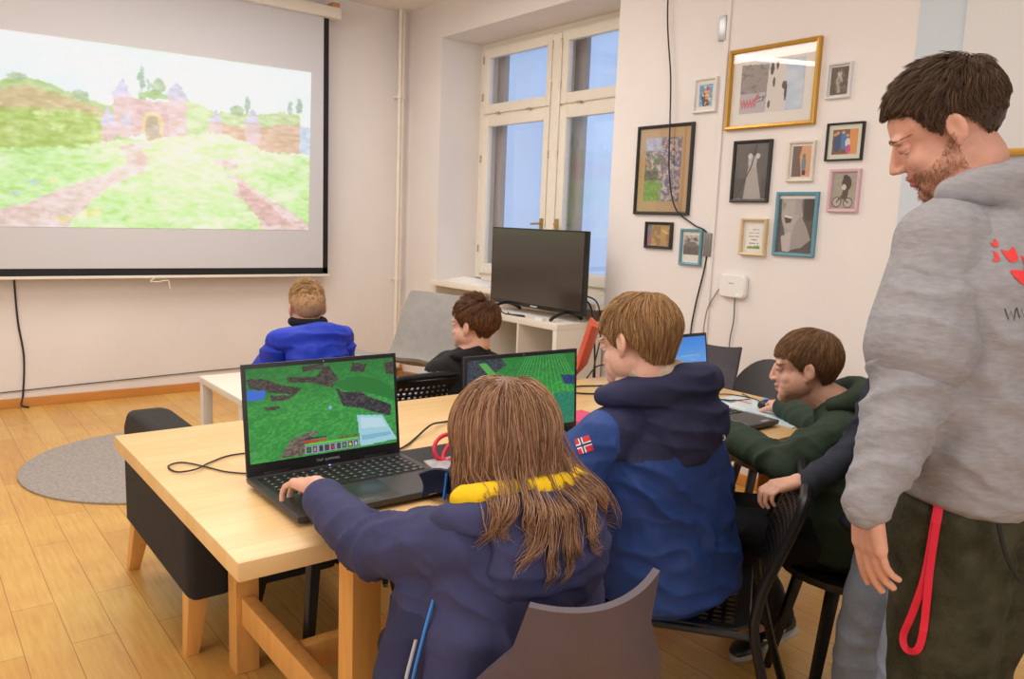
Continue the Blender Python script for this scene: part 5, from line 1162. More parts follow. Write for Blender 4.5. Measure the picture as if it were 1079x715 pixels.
jacket(p, J, [NAVY1, NAVY1b], .95, [(vec(.80, 1.0, .50), .19, .14), (vec(.795, .99, .64), .175, .135), (vec(.79, .975, .76), .165, .125), (vec(.79, .98, .885), .140, .095), (vec(.79, .99, .93), .085, .07)], (.066, .060, .046), .006,
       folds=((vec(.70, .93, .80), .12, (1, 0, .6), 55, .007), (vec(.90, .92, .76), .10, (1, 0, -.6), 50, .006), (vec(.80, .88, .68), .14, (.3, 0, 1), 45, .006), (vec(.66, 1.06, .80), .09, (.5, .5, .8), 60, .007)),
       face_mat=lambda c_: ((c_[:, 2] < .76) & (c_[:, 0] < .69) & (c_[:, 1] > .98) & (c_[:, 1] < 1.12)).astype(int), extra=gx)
YEL = cloth('yellow_fleece', (238, 196, 30), .08, .3, 60)
hood(p, (.80, .985, .925), (1, .05, -.05), (.08, -1, 0), .140, .19, .042, NAVY1, YEL, zoff=.0, lin_w=.024, rb=.082, lin_z=.030)
# light trim lines down the left side, blue-edged collar flap, toggle
MB().tube(bez([(.640, .985, .80), (.618, .98, .74), (.606, .99, .66), (.60, 1.0, .56)], 6), .0025, 6).build('blue_piping', mat('blue_trim', S((50, 130, 210)), .5), p, smooth=True)
MB().tube(bez([(.615, .995, .73), (.600, 1.00, .66), (.594, 1.01, .58)], 6), .003, 6).build('grey_piping', mat('grey_trim', S((180, 182, 190)), .5), p, smooth=True)
b = MB(); b.sheet(lambda u, v: (.700 + .07 * u + .006 * math.sin(4 * v), 1.13 - .05 * u + .01 * math.sin(3 * u), .905 + .045 * v - .01 * u + .012 * math.sin(3 * u)), 8, 8, .006); b.build('collar_flap', mat('flap_navy', S((26, 34, 60)), .7), p, smooth=True)
MB().tube([(.7335, 1.106, .902), (.736, 1.106, .925), (.737, 1.104, .950)], .0028, 6).build('collar_trim', mat('blue_trim2', S((40, 130, 226)), .5), p)
MB().loft(sph((.955, .955, .895), .008)).build('toggle', YEL, p, smooth=True)
# hair
HM1 = hair_mats('long_hair', ((170, 130, 100), (148, 110, 82), (122, 88, 66), (190, 148, 114), (160, 118, 88)))
hair_cap(H, p, HM1[2], hl=lambda y: hairline(y), off=.006)
def long_hair(H, n, seed):
    g = np.random.default_rng(seed); hl_ = lambda y: np.minimum(hairline(y), .03 + 0 * y)
    d = scalp_samples(n, seed, lambda y: np.maximum(hairline(y), -.03)); K = 26
    P = np.zeros((n, K, 3)); q = d.copy(); pos = SK0 + q * SKR; P[:, 0] = pos; part = np.array((.0, -.045, .112))
    L = g.uniform(.16, .225, n) + .05 * (g.random(n) < .10); az = np.arctan2(d[:, 0], -d[:, 1])
    hgt = g.uniform(.003, .015, n); fr = np.zeros(n, bool); clump = np.floor(az * 7) + 13; cph = _h3(clump.astype(np.int64), clump.astype(np.int64) * 3 + 1, clump.astype(np.int64) * 0, 5) * 2 * PI
    rnd = g.normal(size=(n, 3)); step = (L / (K - 1))[:, None]; vel = np.zeros((n, 3)); free = np.zeros(n, bool)
    gl = H.R.T @ np.array((0, 0, -1.0)); zend = -.024 - .110 * _h3(np.floor(az * 9).astype(np.int64) + 40, np.floor(hgt * 300).astype(np.int64), np.zeros(n, np.int64), 9) ** 1.6 - .012 * g.random(n)
    for k in range(1, K):
        t = k / (K - 1)
        nr = q / SKR; nr /= np.linalg.norm(nr, axis=1)[:, None]
        away = pos - part; away /= np.linalg.norm(away, axis=1)[:, None] + 1e-6
        dr = away * .8 + np.array((0, .10, -.9)) + rnd * .10; dr -= nr * (dr * nr).sum(1)[:, None]; dr /= np.linalg.norm(dr, axis=1)[:, None] + 1e-6
        surf = SK0 + q * SKR + dr * step; qn = (surf - SK0) / SKR; qn /= np.linalg.norm(qn, axis=1)[:, None]
        newpos = SK0 + qn * SKR + (qn / SKR) / np.linalg.norm(qn / SKR, axis=1)[:, None] * (hgt * min(1, k / 4) + .005 * min(1, t * 2))[:, None]
        free |= (newpos[:, 2] < .0)
        # free fall
        rad = pos[:, :2] - SK0[:2]; rr = np.linalg.norm(rad, axis=1)[:, None] + 1e-6; rad = rad / rr
        z = pos[:, 2]; want = np.interp(z, [-.30, -.20, -.14, -.09, -.03, .02], [.12, .12, .112, .100, .086, .090]) + hgt * .8
        want = want * (1 + .0 * z)
        fx = np.stack([rad[:, 0], rad[:, 1], np.zeros(n)], 1) * np.clip((want[:, None] - rr) * 6, -.8, 1.2) + gl + rnd * np.array((.10, .10, 0))
        wave = np.stack([np.cos(cph + k * .55 + rnd[:, 0]), np.sin(cph + k * .5 + rnd[:, 1]), 0 * z], 1) * .34 * t * t
        fx = fx + wave; vel = np.where(free[:, None] & (np.abs(vel).sum(1) > 0)[:, None], vel * .45 + fx * .55, fx); fx = vel / (np.linalg.norm(vel, axis=1)[:, None] + 1e-6)
        stop = free & (-(pos @ gl) < zend)
        pos = np.where(free[:, None], pos + fx * step * np.where(stop, .03, 1.0)[:, None], newpos); q = np.where(free[:, None], q, qn); P[:, k] = pos
    W_ = H.w(P.reshape(-1, 3)).reshape(n, K, 3)
    tt = np.linspace(0, 1, K)[None]; rad_ = .00070 * (1 - .65 * tt ** 2) * g.uniform(.6, 1.35, (n, 1))
    return W_, rad_
W_, r_ = long_hair(H, 10000, 3); W_ = clump(W_, 230, .62, 3)
strands_mesh('hair', W_, r_, p, HM1, 3)
# loose long locks over the hood and shoulder
g = np.random.default_rng(8); paths = [
    [(.775, .93, .98), (.76, .905, .93), (.745, .885, .90), (.715, .865, .885), (.705, .86, .868)], [(.78, .925, .97), (.775, .895, .92), (.762, .875, .885), (.768, .865, .86), (.752, .858, .835)],
    [(.80, .925, .97), (.80, .89, .925), (.792, .872, .89), (.80, .862, .86), (.778, .855, .835)], [(.83, .93, .97), (.85, .90, .93), (.862, .885, .905), (.845, .875, .895)],
    [(.87, .98, .98), (.905, .955, .94), (.935, .935, .905), (.958, .925, .88), (.965, .92, .85)], [(.86, .96, .97), (.895, .93, .935), (.925, .915, .905), (.935, .91, .88)],
    [(.745, .95, .99), (.72, .93, .95), (.70, .915, .925), (.71, .91, .905)], [(.85, .93, .97), (.865, .90, .93), (.85, .885, .90), (.855, .875, .875), (.885, .875, .865)],
    [(.88, .99, 1.0), (.925, .97, .96), (.955, .95, .925), (.975, .935, .89), (.98, .93, .86)], [(.76, .93, .98), (.735, .905, .94), (.74, .89, .915), (.72, .88, .895)],
    [(.81, .925, .96), (.815, .89, .92), (.812, .872, .885), (.822, .862, .865)], [(.72, 1.0, .97), (.70, .96, .93), (.69, .93, .915), (.672, .915, .91)]]
Pl = []
for pa in paths:
    base = lock(pa, 7); m_ = len(base)
    for i in range(44):
        off = g.normal(size=3) * .0075; ph = g.uniform(0, 6); t = np.linspace(0, 1, m_)[:, None]
        Q = base + off * (1 - .5 * t) + .0075 * np.stack([np.sin(9 * t[:, 0] + ph), np.cos(8 * t[:, 0] + ph), np.sin(7 * t[:, 0] + ph * 2)], 1) * t
        idx = np.linspace(0, (m_ - 1) * g.uniform(.8, 1), 20); Pl.append(np.stack([np.interp(idx, np.arange(m_), Q[:, c_]) for c_ in range(3)], 1))
Pl = np.array(Pl)
from mathutils.bvhtree import BVHTree
V_ = []; F_ = []
for o_ in p.children:
    if o_.name.split('.')[0] in ('jacket', 'hood', 'hood_lining', 'body'):
        n0 = len(V_); V_ += [v.co.copy() for v in o_.data.vertices]; F_ += [tuple(i_ + n0 for i_ in f_.vertices) for f_ in o_.data.polygons]
bv_ = BVHTree.FromPolygons(V_, F_); dr_ = Vector((.25, .93, -.28)).normalized()
for i_ in range(len(Pl)):
    Pl[i_, 0] += np.array((0, .004, .030)); Pl[i_, 1] += np.array((0, .002, .018)); Pl[i_, 2] += np.array((0, 0, .008))
    for k_ in range(3, 20):
        q_ = Vector(Pl[i_, k_]); h_ = bv_.ray_cast(q_ - dr_ * .2, dr_)
        if h_[0] is not None: Pl[i_, k_] = np.array(h_[0] - dr_ * (.004 + .010 * (1 - k_ / 19) + .006 * ((i_ * 7) % 11) / 11))
    for _ in range(2): Pl[i_, 1:-1] = (Pl[i_, :-2] + Pl[i_, 1:-1] * 2 + Pl[i_, 2:]) / 4
strands_mesh('loose_locks', Pl, (.00065) * (1 - .7 * np.linspace(0, 1, 20)[None] ** 2) * np.ones((len(Pl), 1)), p, HM1, 4)
eyes(H, p); brows(H, p, HM1[2])
trousers(p, J, cloth('dark_green_trousers', (38, 42, 40)), .95)
for q in 'LR': shoe(p, J['an' + q] + vec(0, -.05, -.09), J['toe' + q] + vec(0, .04, -.02))
done(p)

# ------------------------------------------------------------------ 2. boy in navy and blue jacket
p = person('boy with dark blond hair in a navy and blue hooded jacket at the middle laptop', (1.55, 1.28, 0))
J = dict(pelvis=vec(1.60, 1.31, .53), waist=vec(1.54, 1.285, .64), chest=vec(1.445, 1.255, .83), neck=vec(1.395, 1.245, .975), shL=vec(1.285, 1.27, .900), shR=vec(1.575, 1.235, .905),
         elL=vec(1.225, 1.325, .79), wrL=vec(1.36, 1.52, .80), elR=vec(1.66, 1.30, .78), wrR=vec(1.55, 1.53, .80),
         hipL=vec(1.53, 1.36, .51), hipR=vec(1.66, 1.38, .51), knL=vec(1.42, 1.68, .50), knR=vec(1.62, 1.74, .50), anL=vec(1.44, 1.72, .09), anR=vec(1.62, 1.80, .09), toeL=vec(1.42, 1.85, .02), toeR=vec(1.62, 1.93, .02))
H = Head((1.368, 1.266, 1.114), (-.14, .97, -.34), (.10, .1, 1), scale=.965)
build_body(p, J, H, 1.0, SKIN_M, .0032, neck_r=.046, hands=(dict(wrist=(1.362, 1.53, .80), fdir=(.1, 1, -.15), back=(0, .1, 1), s=.86, curl=(.6, .7, .7, .8), side=1),
    dict(wrist=(1.55, 1.54, .80), fdir=(-.25, 1, -.15), back=(0, .1, 1), s=.86, side=-1, curl=(.6, .7, .7, .8))))
BLU = cloth('blue_shell', (44, 70, 132), .12, .25, 14, rough=.6); DNV = cloth('dark_navy_shell', (46, 48, 78), .12, .25, 14, rough=.65)
def nm(c_):
    yoke = (c_[:, 2] > .868 + .10 * (c_[:, 0] - 1.45)); sl = ((c_[:, 0] < 1.268) | (c_[:, 0] > 1.625)); lim = c_[:, 2] < .972 - .0 * c_[:, 0]
    return (yoke & ~(sl & lim)).astype(int)
jacket(p, J, [BLU, DNV], 1.0, [(vec(1.555, 1.265, .47), .185, .15), (vec(1.545, 1.27, .56), .185, .15), (vec(1.51, 1.27, .68), .18, .145), (vec(1.455, 1.255, .82), .175, .13), (vec(1.42, 1.25, .92), .14, .10), (vec(1.40, 1.25, .965), .08, .075)], (.070, .068, .050), .0062,
       folds=((vec(1.36, 1.15, .72), .12, (1, .2, .9), 42, .012), (vec(1.55, 1.12, .62), .14, (.6, 0, 1), 38, .009), (vec(1.64, 1.2, .74), .10, (1, 0, .7), 48, .010), (vec(1.42, 1.12, .60), .12, (.2, 0, 1), 46, .009), (vec(1.30, 1.2, .84), .09, (.5, .3, 1), 52, .008)), face_mat=nm)
FLE = cloth('beige_fleece', (206, 184, 162), .12, .6, 90)
hood(p, (1.415, 1.25, .985), (.93, -.2, .08), (.30, -.95, 0), .120, .155, .050, DNV, FLE, zoff=.030, rb=.085, lin_w=.016, lin_z=.030)
B = Blob()
for k in range(12):
    a0, a1 = [math.radians(-130 + 260 * (k + e) / 12) for e in (0, 1)]; B.cap((1.395 + .062 * math.sin(a0 - .2), 1.245 - .062 * math.cos(a0 - .2), 1.058), (1.395 + .062 * math.sin(a1 - .2), 1.245 - .062 * math.cos(a1 - .2), 1.058), .020, .020)
B.finish('fleece_collar', FLE, p, .005, smooth=3, noise=((45, .005, 5, (1, 1, 1)),))
# flag patch on the left upper arm
c = Canvas(44, 44, (206, 40, 48)); c.rect(.24, 0, .50, 1, (238, 236, 236)); c.rect(0, .37, 1, .63, (238, 236, 236)); c.rect(.31, 0, .43, 1, (40, 52, 100)); c.rect(0, .44, 1, .56, (40, 52, 100))
fp = np.array((1.185, 1.235, .900)); nrm = hatp((-.66, -.72, .22)); ax = hatp((.30, .1, .9)); ax = hatp(ax - nrm * (ax @ nrm)); ux = np.cross(ax, nrm)
ax2 = hatp(ax * .9 - ux * .55); ux2 = np.cross(ax2, nrm)
picture('flag_patch', c.A, fp - ux2 * .017 - ax2 * .017 + nrm * .006, ux2 * .035, ax2 * .035, PRINT, p)
JK = [o_ for o_ in p.children if o_.name.startswith('jacket')][0]
wrap(p.children[-1] if p.children[-1].name.startswith('flag') else [o_ for o_ in p.children if o_.name.startswith('flag')][0], JK, -nrm, .002)
wrap(text_obj('lettering', 'TRØ', .018, mat('white_print', S((214, 216, 222)), .5), p, Matrix.Translation((1.372, 1.025, .944)) @ Matrix.Rotation(-.93, 4, 'Z') @ Matrix.Rotation(PI / 2, 4, 'X')), JK, (.79, .57, -.245), .002)
HM2 = hair_mats('blond_hair', ((182, 138, 90), (156, 114, 72), (128, 92, 60), (202, 160, 106), (140, 104, 74)))
hl2 = lambda y: hairline(y) - np.where((y > -.02) & (y < .05), .012, 0) - np.where(y <= -.05, .012, 0)
hair_cap(H, p, HM2[2], hl=hl2, off=.004)
short_hair(H, p, HM2, n=11000, L=(.060, .095), crown=(.0, -.045, .118), seed=2, fr_w=.5, top=.015, base=.004, hl=hl2, rough=.10, thick=.00065, K=9)
eyes(H, p); brows(H, p, HM2[2])
trousers(p, J, cloth('dark_trousers', (34, 36, 44)), 1.0)
for q in 'LR': shoe(p, J['an' + q] + vec(0, -.05, -.09), J['toe' + q] + vec(0, .04, -.02))
done(p)

# ------------------------------------------------------------------ 3. boy in green hoodie
p = person('boy in a dark green hoodie and black trousers, seated, hand on the computer mouse', (2.14, 1.12, 0))
J = dict(pelvis=vec(2.13, 1.10, .54), waist=vec(2.13, 1.115, .65), chest=vec(2.125, 1.135, .79), neck=vec(2.115, 1.18, .905), shL=vec(2.01, 1.10, .855), shR=vec(2.245, 1.20, .855),
         elL=vec(1.87, 1.175, .765), wrL=vec(1.90, 1.40, .80), elR=vec(2.33, 1.32, .765), wrR=vec(2.40, 1.515, .785),
         hipL=vec(2.05, 1.12, .52), hipR=vec(2.12, 1.20, .52), knL=vec(1.89, 1.33, .53), knR=vec(1.97, 1.47, .52), anL=vec(2.25, 1.395, .13), anR=vec(2.40, 1.56, .14), toeL=vec(2.12, 1.425, .03), toeR=vec(2.28, 1.60, .03))
H = Head((2.062, 1.256, 1.004), (-.56, .82, -.14), (-.1, .1, 1), scale=.925)
build_body(p, J, H, .95, SKIN_M, .0032, hands=(dict(wrist=(1.90, 1.41, .80), fdir=(.15, 1, -.12), back=(0, .1, 1), s=.86, curl=(.6, .7, .7, .8), side=1),
    dict(wrist=(2.405, 1.53, .79), fdir=(.62, .80, -.02), back=(-.1, 0, 1), s=.88, side=-1, curl=(.75, .75, .8, .9), thumb=(.5, .2), splay=.05)))
GRN = cloth('green_fleece', (50, 64, 52), .12, .3, 20)
jacket(p, J, GRN, .95, [(vec(2.14, 1.10, .50), .17, .14), (vec(2.135, 1.105, .62), .165, .135), (vec(2.13, 1.125, .76), .155, .12), (vec(2.12, 1.15, .86), .12, .09), (vec(2.115, 1.17, .90), .07, .065)], (.062, .062, .042), .0062,
       folds=((vec(2.03, 1.03, .72), .12, (1, .3, .7), 50, .010), (vec(1.95, 1.12, .79), .10, (1, .3, .2), 55, .008), (vec(2.15, 1.0, .62), .12, (.3, .3, 1), 45, .008)), name='hoodie')
hood(p, (2.115, 1.185, .915), (.75, .62, 0), (.62, -.70, 0), .098, .13, .042, GRN, None, rb=.075, zoff=.018)
HM3 = hair_mats('brown_blond_hair', ((140, 104, 70), (116, 82, 54), (92, 66, 46), (160, 122, 82)))
hair_cap(H, p, HM3[2], hl=hairline, off=.003)
short_hair(H, p, HM3, n=10000, L=(.045, .065), crown=(.0, -.05, .118), seed=5, fr_w=.7, top=.008, base=.002, rough=.09, thick=.00062)
eyes(H, p); brows(H, p, HM3[3])
trousers(p, J, cloth('black_trousers', (30, 30, 34)), 1.0, r=(.075, .066, .058), voxel=.007)
SOLE = mat('dirty_sole', S((176, 168, 158)), .7, var=.15, vscale=30)
shoe(p, (2.335, 1.38, .05), (2.09, 1.428, .0), .08, .042, M_black, SOLE, swoosh=True); shoe(p, (2.50, 1.53, .07), (2.27, 1.61, .0), .075, .04, mat('grey_shoe', S((70, 72, 84)), .7), SOLE)
done(p)

# ------------------------------------------------------------------ 4. standing man
p = person('tall young man with dark hair and short beard, standing in a grey hoodie looking down', (1.492, 0.583, 0))
J = dict(pelvis=vec(1.497, 0.553, .93), waist=vec(1.502, 0.558, 1.05), chest=vec(1.512, 0.583, 1.27), neck=vec(1.507, 0.625, 1.455), shL=vec(1.378, 0.612, 1.368), shR=vec(1.677, 0.603, 1.375),
         elL=vec(1.284, 0.59, 1.135), wrL=vec(1.184, 0.588, .985), elR=vec(1.735, 0.53, 1.12), wrR=vec(1.70, 0.60, .92),
         hipL=vec(1.412, 0.558, .90), hipR=vec(1.582, 0.558, .90), knL=vec(1.425, 0.545, .50), knR=vec(1.602, 0.583, .50), anL=vec(1.425, 0.50, .10), anR=vec(1.612, 0.523, .10), toeL=vec(1.362, 0.663, .03), toeR=vec(1.642, 0.663, .03))
H = Head((1.496, 0.682, 1.574), (-.40, .78, -.50), (-.3, .35, .90), scale=.97)
build_body(p, J, H, 1.28, SKIN_MAN, .0036, neck_r=.040, stub=SKIN_STUB, hands=(dict(wrist=(1.178, .590, .970), fdir=(.14, -.10, -1), back=(-.92, .38, -.12), s=.92, curl=(.14, .22, .30, .36), side=1, thumb=(.5, .4), splay=.02),
    dict(wrist=(1.698, .605, .905), fdir=(-.1, .4, -1), back=(.9, .2, 0), s=1.03, side=1)))
GRY = mat('heather_grey_jersey', S((150, 148, 152)), .9, var=.09, vscale=55, bump=.25, bscale=30, spec=.2, stretch=(1, 1, 3))
jacket(p, J, GRY, 1.28, [(vec(1.502, 0.553, .945), .185, .135), (vec(1.507, 0.553, 1.03), .205, .15), (vec(1.512, 0.568, 1.18), .21, .15), (vec(1.517, 0.583, 1.30), .205, .14), (vec(1.522, 0.598, 1.40), .15, .10), (vec(1.517, 0.613, 1.44), .08, .07)], (.058, .058, .032), .0066, shr=.050,
       folds=((vec(1.362, 0.483, 1.20), .12, (1, 0, .9), 45, .007), (vec(1.472, 0.423, 1.0), .20, (.25, 0, 1), 42, .008), (vec(1.352, 0.503, .99), .12, (.3, 0, 1), 45, .006), (vec(1.267, 0.573, 1.08), .10, (.2, .3, 1), 42, .005), (vec(1.227, 0.563, .99), .05, (.3, 0, 1), 60, .006), (vec(1.572, 0.443, 1.2), .16, (.8, 0, .6), 40, .006)),
       noise=((8, .007, 1, (1, 1, 1)), (22, .0025, 2, (1, 1, 1))), name='hoodie')
# short outer sleeve and cuffs
B = Blob(); wd_ = hatp(J['wrL'] - J['elL']); B.cap(J['wrL'] - wd_ * .03, J['wrL'] + wd_ * .026, .034, .031); B.finish('cuff', GRY, p, .0045, smooth=3, noise=((30, .002, 3, (1, 1, 1)),))
B = Blob(); B.cap(J['shL'] + vec(.01, 0, 0), J['shL'] * .32 + J['elL'] * .68, .080, .090); B.finish('outer_sleeve', GRY, p, .006, smooth=3, folds=((vec(1.322, 0.543, 1.28), .10, (.3, 0, 1), 50, .005),), noise=((12, .004, 3, (1, 1, 1)),))
hood(p, (1.527, 0.623, 1.452), (.97, -.10, .02), (.10, -1, .0), .120, .16, .050, GRY, None, rb=.088, zoff=.014, arc=80)
HOOD_J = [o_ for o_ in p.children if o_.name.startswith('hoodie')][0]
def back_pt(px_, py_):
    u_ = (px_ - 1079.1) * .00135 + (py_ - 250) * .000175; return (1.40 + .6606 * u_, .50 - .7507 * u_, 1.3862 + (px_ - 1046) * .00006 - (py_ - 250) * .00149)
def print_shape(name, pts, m_):
    q = [Vector((a_, b_, 0)) for a_, b_ in pts]; q = bez(q + [q[0]], 4)[:-1]; cx_ = sum(v.x for v in q) / len(q); cy_ = sum(v.y for v in q) / len(q); b_ = MB(); vs_ = [back_pt(cx_, cy_)]; fs_ = []; n_ = len(q)
    for r_i in (.33, .66, 1.0): vs_ += [back_pt(cx_ + (v.x - cx_) * r_i, cy_ + (v.y - cy_) * r_i) for v in q]
    for k in range(n_):
        k2 = (k + 1) % n_; fs_.append((0, 1 + k, 1 + k2))
        for r_i in range(2): fs_.append((1 + r_i * n_ + k, 1 + (r_i + 1) * n_ + k, 1 + (r_i + 1) * n_ + k2, 1 + r_i * n_ + k2))
    b_.add(vs_, fs_); o_ = b_.build(name, m_, p); wrap(o_, HOOD_J, (.75, .66, 0), .0018); return o_
M_redprint = mat('red_print', S((226, 58, 58)), .6); M_blkprint = mat('black_print', S((60, 58, 60)), .6)
print_shape('red_print', [(1042, 255), (1046, 256), (1049, 251), (1051, 257), (1047, 260)], M_redprint)
print_shape('red_print', [(1043, 263), (1048, 266), (1048, 273), (1040, 274), (1045, 270)], M_redprint)
print_shape('red_print', [(1052, 262), (1060, 264), (1067, 260), (1069, 272), (1060, 275), (1056, 271)], M_redprint)
print_shape('red_print', [(1074, 268), (1078, 272), (1084, 282), (1092, 278), (1096, 290), (1080, 298), (1066, 297), (1056, 285), (1061, 283), (1069, 287), (1074, 280)], M_redprint)
for k_, (x0_, x1_) in enumerate(((1046, 1058), (1059, 1070), (1071, 1083))):
    b_ = MB(); ys_ = (322 - k_ * 1.5, 333 - k_ * 1.5); zz_ = [(x0_, ys_[0]), (x0_ + (x1_ - x0_) * .25, ys_[1]), ((x0_ + x1_) / 2, ys_[0] + 2), (x0_ + (x1_ - x0_) * .75, ys_[1]), (x1_, ys_[0])]
    b_.tube([back_pt(*q) for q in zz_], .0011, 5); o_ = b_.build('printed_letter', M_blkprint, p); wrap(o_, HOOD_J, (.75, .66, 0), .001)
HM4 = hair_mats('dark_brown_hair', ((94, 70, 50), (74, 54, 40), (58, 42, 33), (112, 82, 56)))
hl4 = lambda y: hairline(y) + np.where(y < -.04, .006, 0)
hair_cap(H, p, HM4[2], hl=hl4, off=.002)
short_hair(H, p, HM4, n=13000, L=(.030, .048), crown=(.0, -.06, .115), seed=9, fr_w=1.3, lift=.006, top=.013, base=.002, rough=.24, thick=.0006, taper_sides=(.0, .18), hl=hl4, spike=.010, down=.15, zcut=ZCUT_MAN)
# beard of short hairs
g = np.random.default_rng(4); bp_ = []
bo = [o_ for o_ in p.children if o_.name.startswith('body')][0].data; nv_ = len(bo.polygons); ce = np.empty(nv_ * 3, np.float32); bo.polygons.foreach_get('center', ce); ce = ce.reshape(-1, 3).astype(float); no = np.empty(nv_ * 3, np.float32); bo.polygons.foreach_get('normal', no); no = no.reshape(-1, 3).astype(float)
mi_ = np.empty(nv_, np.int32); bo.polygons.foreach_get('material_index', mi_); ii = np.where(mi_ == 2)[0]; ii = g.choice(ii, min(1500, len(ii)), replace=False)
down_ = H.R @ np.array((0, .2, -1.0)); Q = np.zeros((len(ii), 3, 3)); dd = no[ii] * .6 + down_ + g.normal(size=(len(ii), 3)) * .35; dd /= np.linalg.norm(dd, axis=1)[:, None]
for k in range(3): Q[:, k] = ce[ii] + dd * (.0035 * k)
strands_mesh('beard', Q, np.full((len(ii), 3), .00042) * np.array((1, .8, .3)), p, hair_mats('beard_hair', ((140, 94, 64), (118, 78, 54), (160, 110, 76))), 6)
eyes(H, p, (60, 50, 40), .0030); brows(H, p, HM4[0])
OLV = mat('olive_corduroy', S((62, 60, 46)), .95, var=.35, vscale=22, bump=.35, bscale=120, spec=.15)
tr_ = trousers(p, J, OLV, 1.3, r=(.068, .064, .060), voxel=.008, wz=.12)
MANT = tr_
# red lanyard hanging from the pocket
LANYARD_PATH = [(1.1401, 0.4537, 1.035), (1.1275, 0.4628, 1.0305), (1.1195, 0.4634, 1.0004), (1.112, 0.462, 0.9613), (1.1021, 0.4613, 0.9157), (1.087, 0.4646, 0.8697), (1.0748, 0.4681, 0.8369), (1.0779, 0.4623, 0.8189), (1.0892, 0.4535, 0.8195), (1.0969, 0.4521, 0.8444), (1.1037, 0.4552, 0.8899), (1.1091, 0.4583, 0.9289), (1.1169, 0.4606, 0.9745), (1.1258, 0.4622, 1.0201)]
LM = mat('lanyard_red', S((226, 30, 66)), .5)
from mathutils.bvhtree import BVHTree
bv_ = BVHTree.FromPolygons([v.co for v in MANT.data.vertices], [tuple(f.vertices) for f in MANT.data.polygons]); ly = []
for q in bez(LANYARD_PATH, 5):
    dr_ = (Vector(q) - Vector((0, 0, 1.38))).normalized(); h_ = bv_.ray_cast(Vector(q), dr_); ly.append(h_[0] - dr_ * .007 if h_[0] is not None else Vector(q) + dr_ * .12)
b_ = MB(); rg_ = []
for i_ in range(len(ly)):
    t_ = (ly[min(i_ + 1, len(ly) - 1)] - ly[max(i_ - 1, 0)]).normalized(); w__ = Vector((-.9, -.43, 0)).cross(t_).normalized() * .0058; n__ = t_.cross(w__).normalized() * .0012
    rg_.append([ly[i_] + w__ + n__, ly[i_] - w__ + n__, ly[i_] - w__ - n__, ly[i_] + w__ - n__])
b_.loft(rg_); o_ = b_.build('lanyard', LM, None); o_.location = (0, 0, 0); tag(o_, 'red lanyard strap hanging in a loop from the trouser pocket of the standing man', 'lanyard')
MB().tube([ly[0], ly[0] + Vector((.008, -.010, .002))], .006, 8).build('lanyard_clip', M_steel, o_)
# belt loop and pocket edge
MB().tube(bez([(1.344, 0.463, .945), (1.34, 0.445, .90), (1.357, 0.431, .865), (1.387, 0.425, .845)], 6), .0035, 6).build('pocket_edge', mat('dark_seam', S((30, 30, 24)), .9), p, smooth=True)
for q in 'LR': shoe(p, J['an' + q] + vec(0, -.08, -.10), J['toe' + q] + vec(0, .06, -.03), .09, .048, mat('brown_shoe', S((80, 62, 48)), .6), M_white)
done(p)
MAN = p

# ------------------------------------------------------------------ 5. child standing behind the man
p = person('child in pale blue jeans and navy top, mostly hidden behind the standing man', (1.73, .87, 0))
J = dict(pelvis=vec(1.882, 0.823, .68), waist=vec(1.897, 0.828, .78), chest=vec(1.927, 0.833, .94), neck=vec(1.942, 0.838, 1.10), shL=vec(1.882, 0.733, 1.04), shR=vec(1.962, 0.953, 1.035),
         elL=vec(1.847, 0.688, .85), wrL=vec(1.787, 0.768, .76), elR=vec(1.885, .985, .855), wrR=vec(1.722, 1.005, .790),
         hipL=vec(1.847, 0.768, .66), hipR=vec(1.897, 0.878, .66), knL=vec(1.802, 0.768, .36), knR=vec(1.897, 0.928, .36), anL=vec(1.807, 0.748, .08), anR=vec(1.927, 0.938, .08), toeL=vec(1.687, 0.818, .02), toeR=vec(1.807, 1.008, .02))
H = Head((1.885, .850, 1.22), (-.82, .50, -.30), scale=.98)
build_body(p, J, H, .95, SKIN_M, .0034, hands=(dict(wrist=(1.70, 1.018, .792), fdir=(-.55, .32, -.12), back=(0, 0, 1), s=.80, side=1, curls=((.35, .95, .7),) * 4, thumb=(1.0, .2), splay=.05),))
NV5 = cloth('dark_navy_sweat', (44, 48, 60))
jacket(p, J, NV5, .95, [(vec(1.882, 0.818, .68), .185, .15), (vec(1.907, 0.828, .80), .15, .11), (vec(1.932, 0.833, .94), .145, .105), (vec(1.942, 0.838, 1.05), .10, .075)], (.055, .048, .036), .007, name='sweatshirt')
JEA = mat('light_denim', S((164, 180, 206)), .85, var=.14, vscale=12, bump=.3, bscale=60)
trousers(p, J, JEA, 1.0, r=(.068, .066, .062), voxel=.007, wz=.125)
hair_cap(H, p, HM3[1], off=.003); short_hair(H, p, HM3, n=2200, L=(.05, .07), seed=15, fr_w=.5, top=.015, thick=.0014)
eyes(H, p)
for q in 'LR': shoe(p, J['an' + q] + vec(.05, -.03, -.08), J['toe' + q] + vec(-.02, .0, -.02))
done(p)

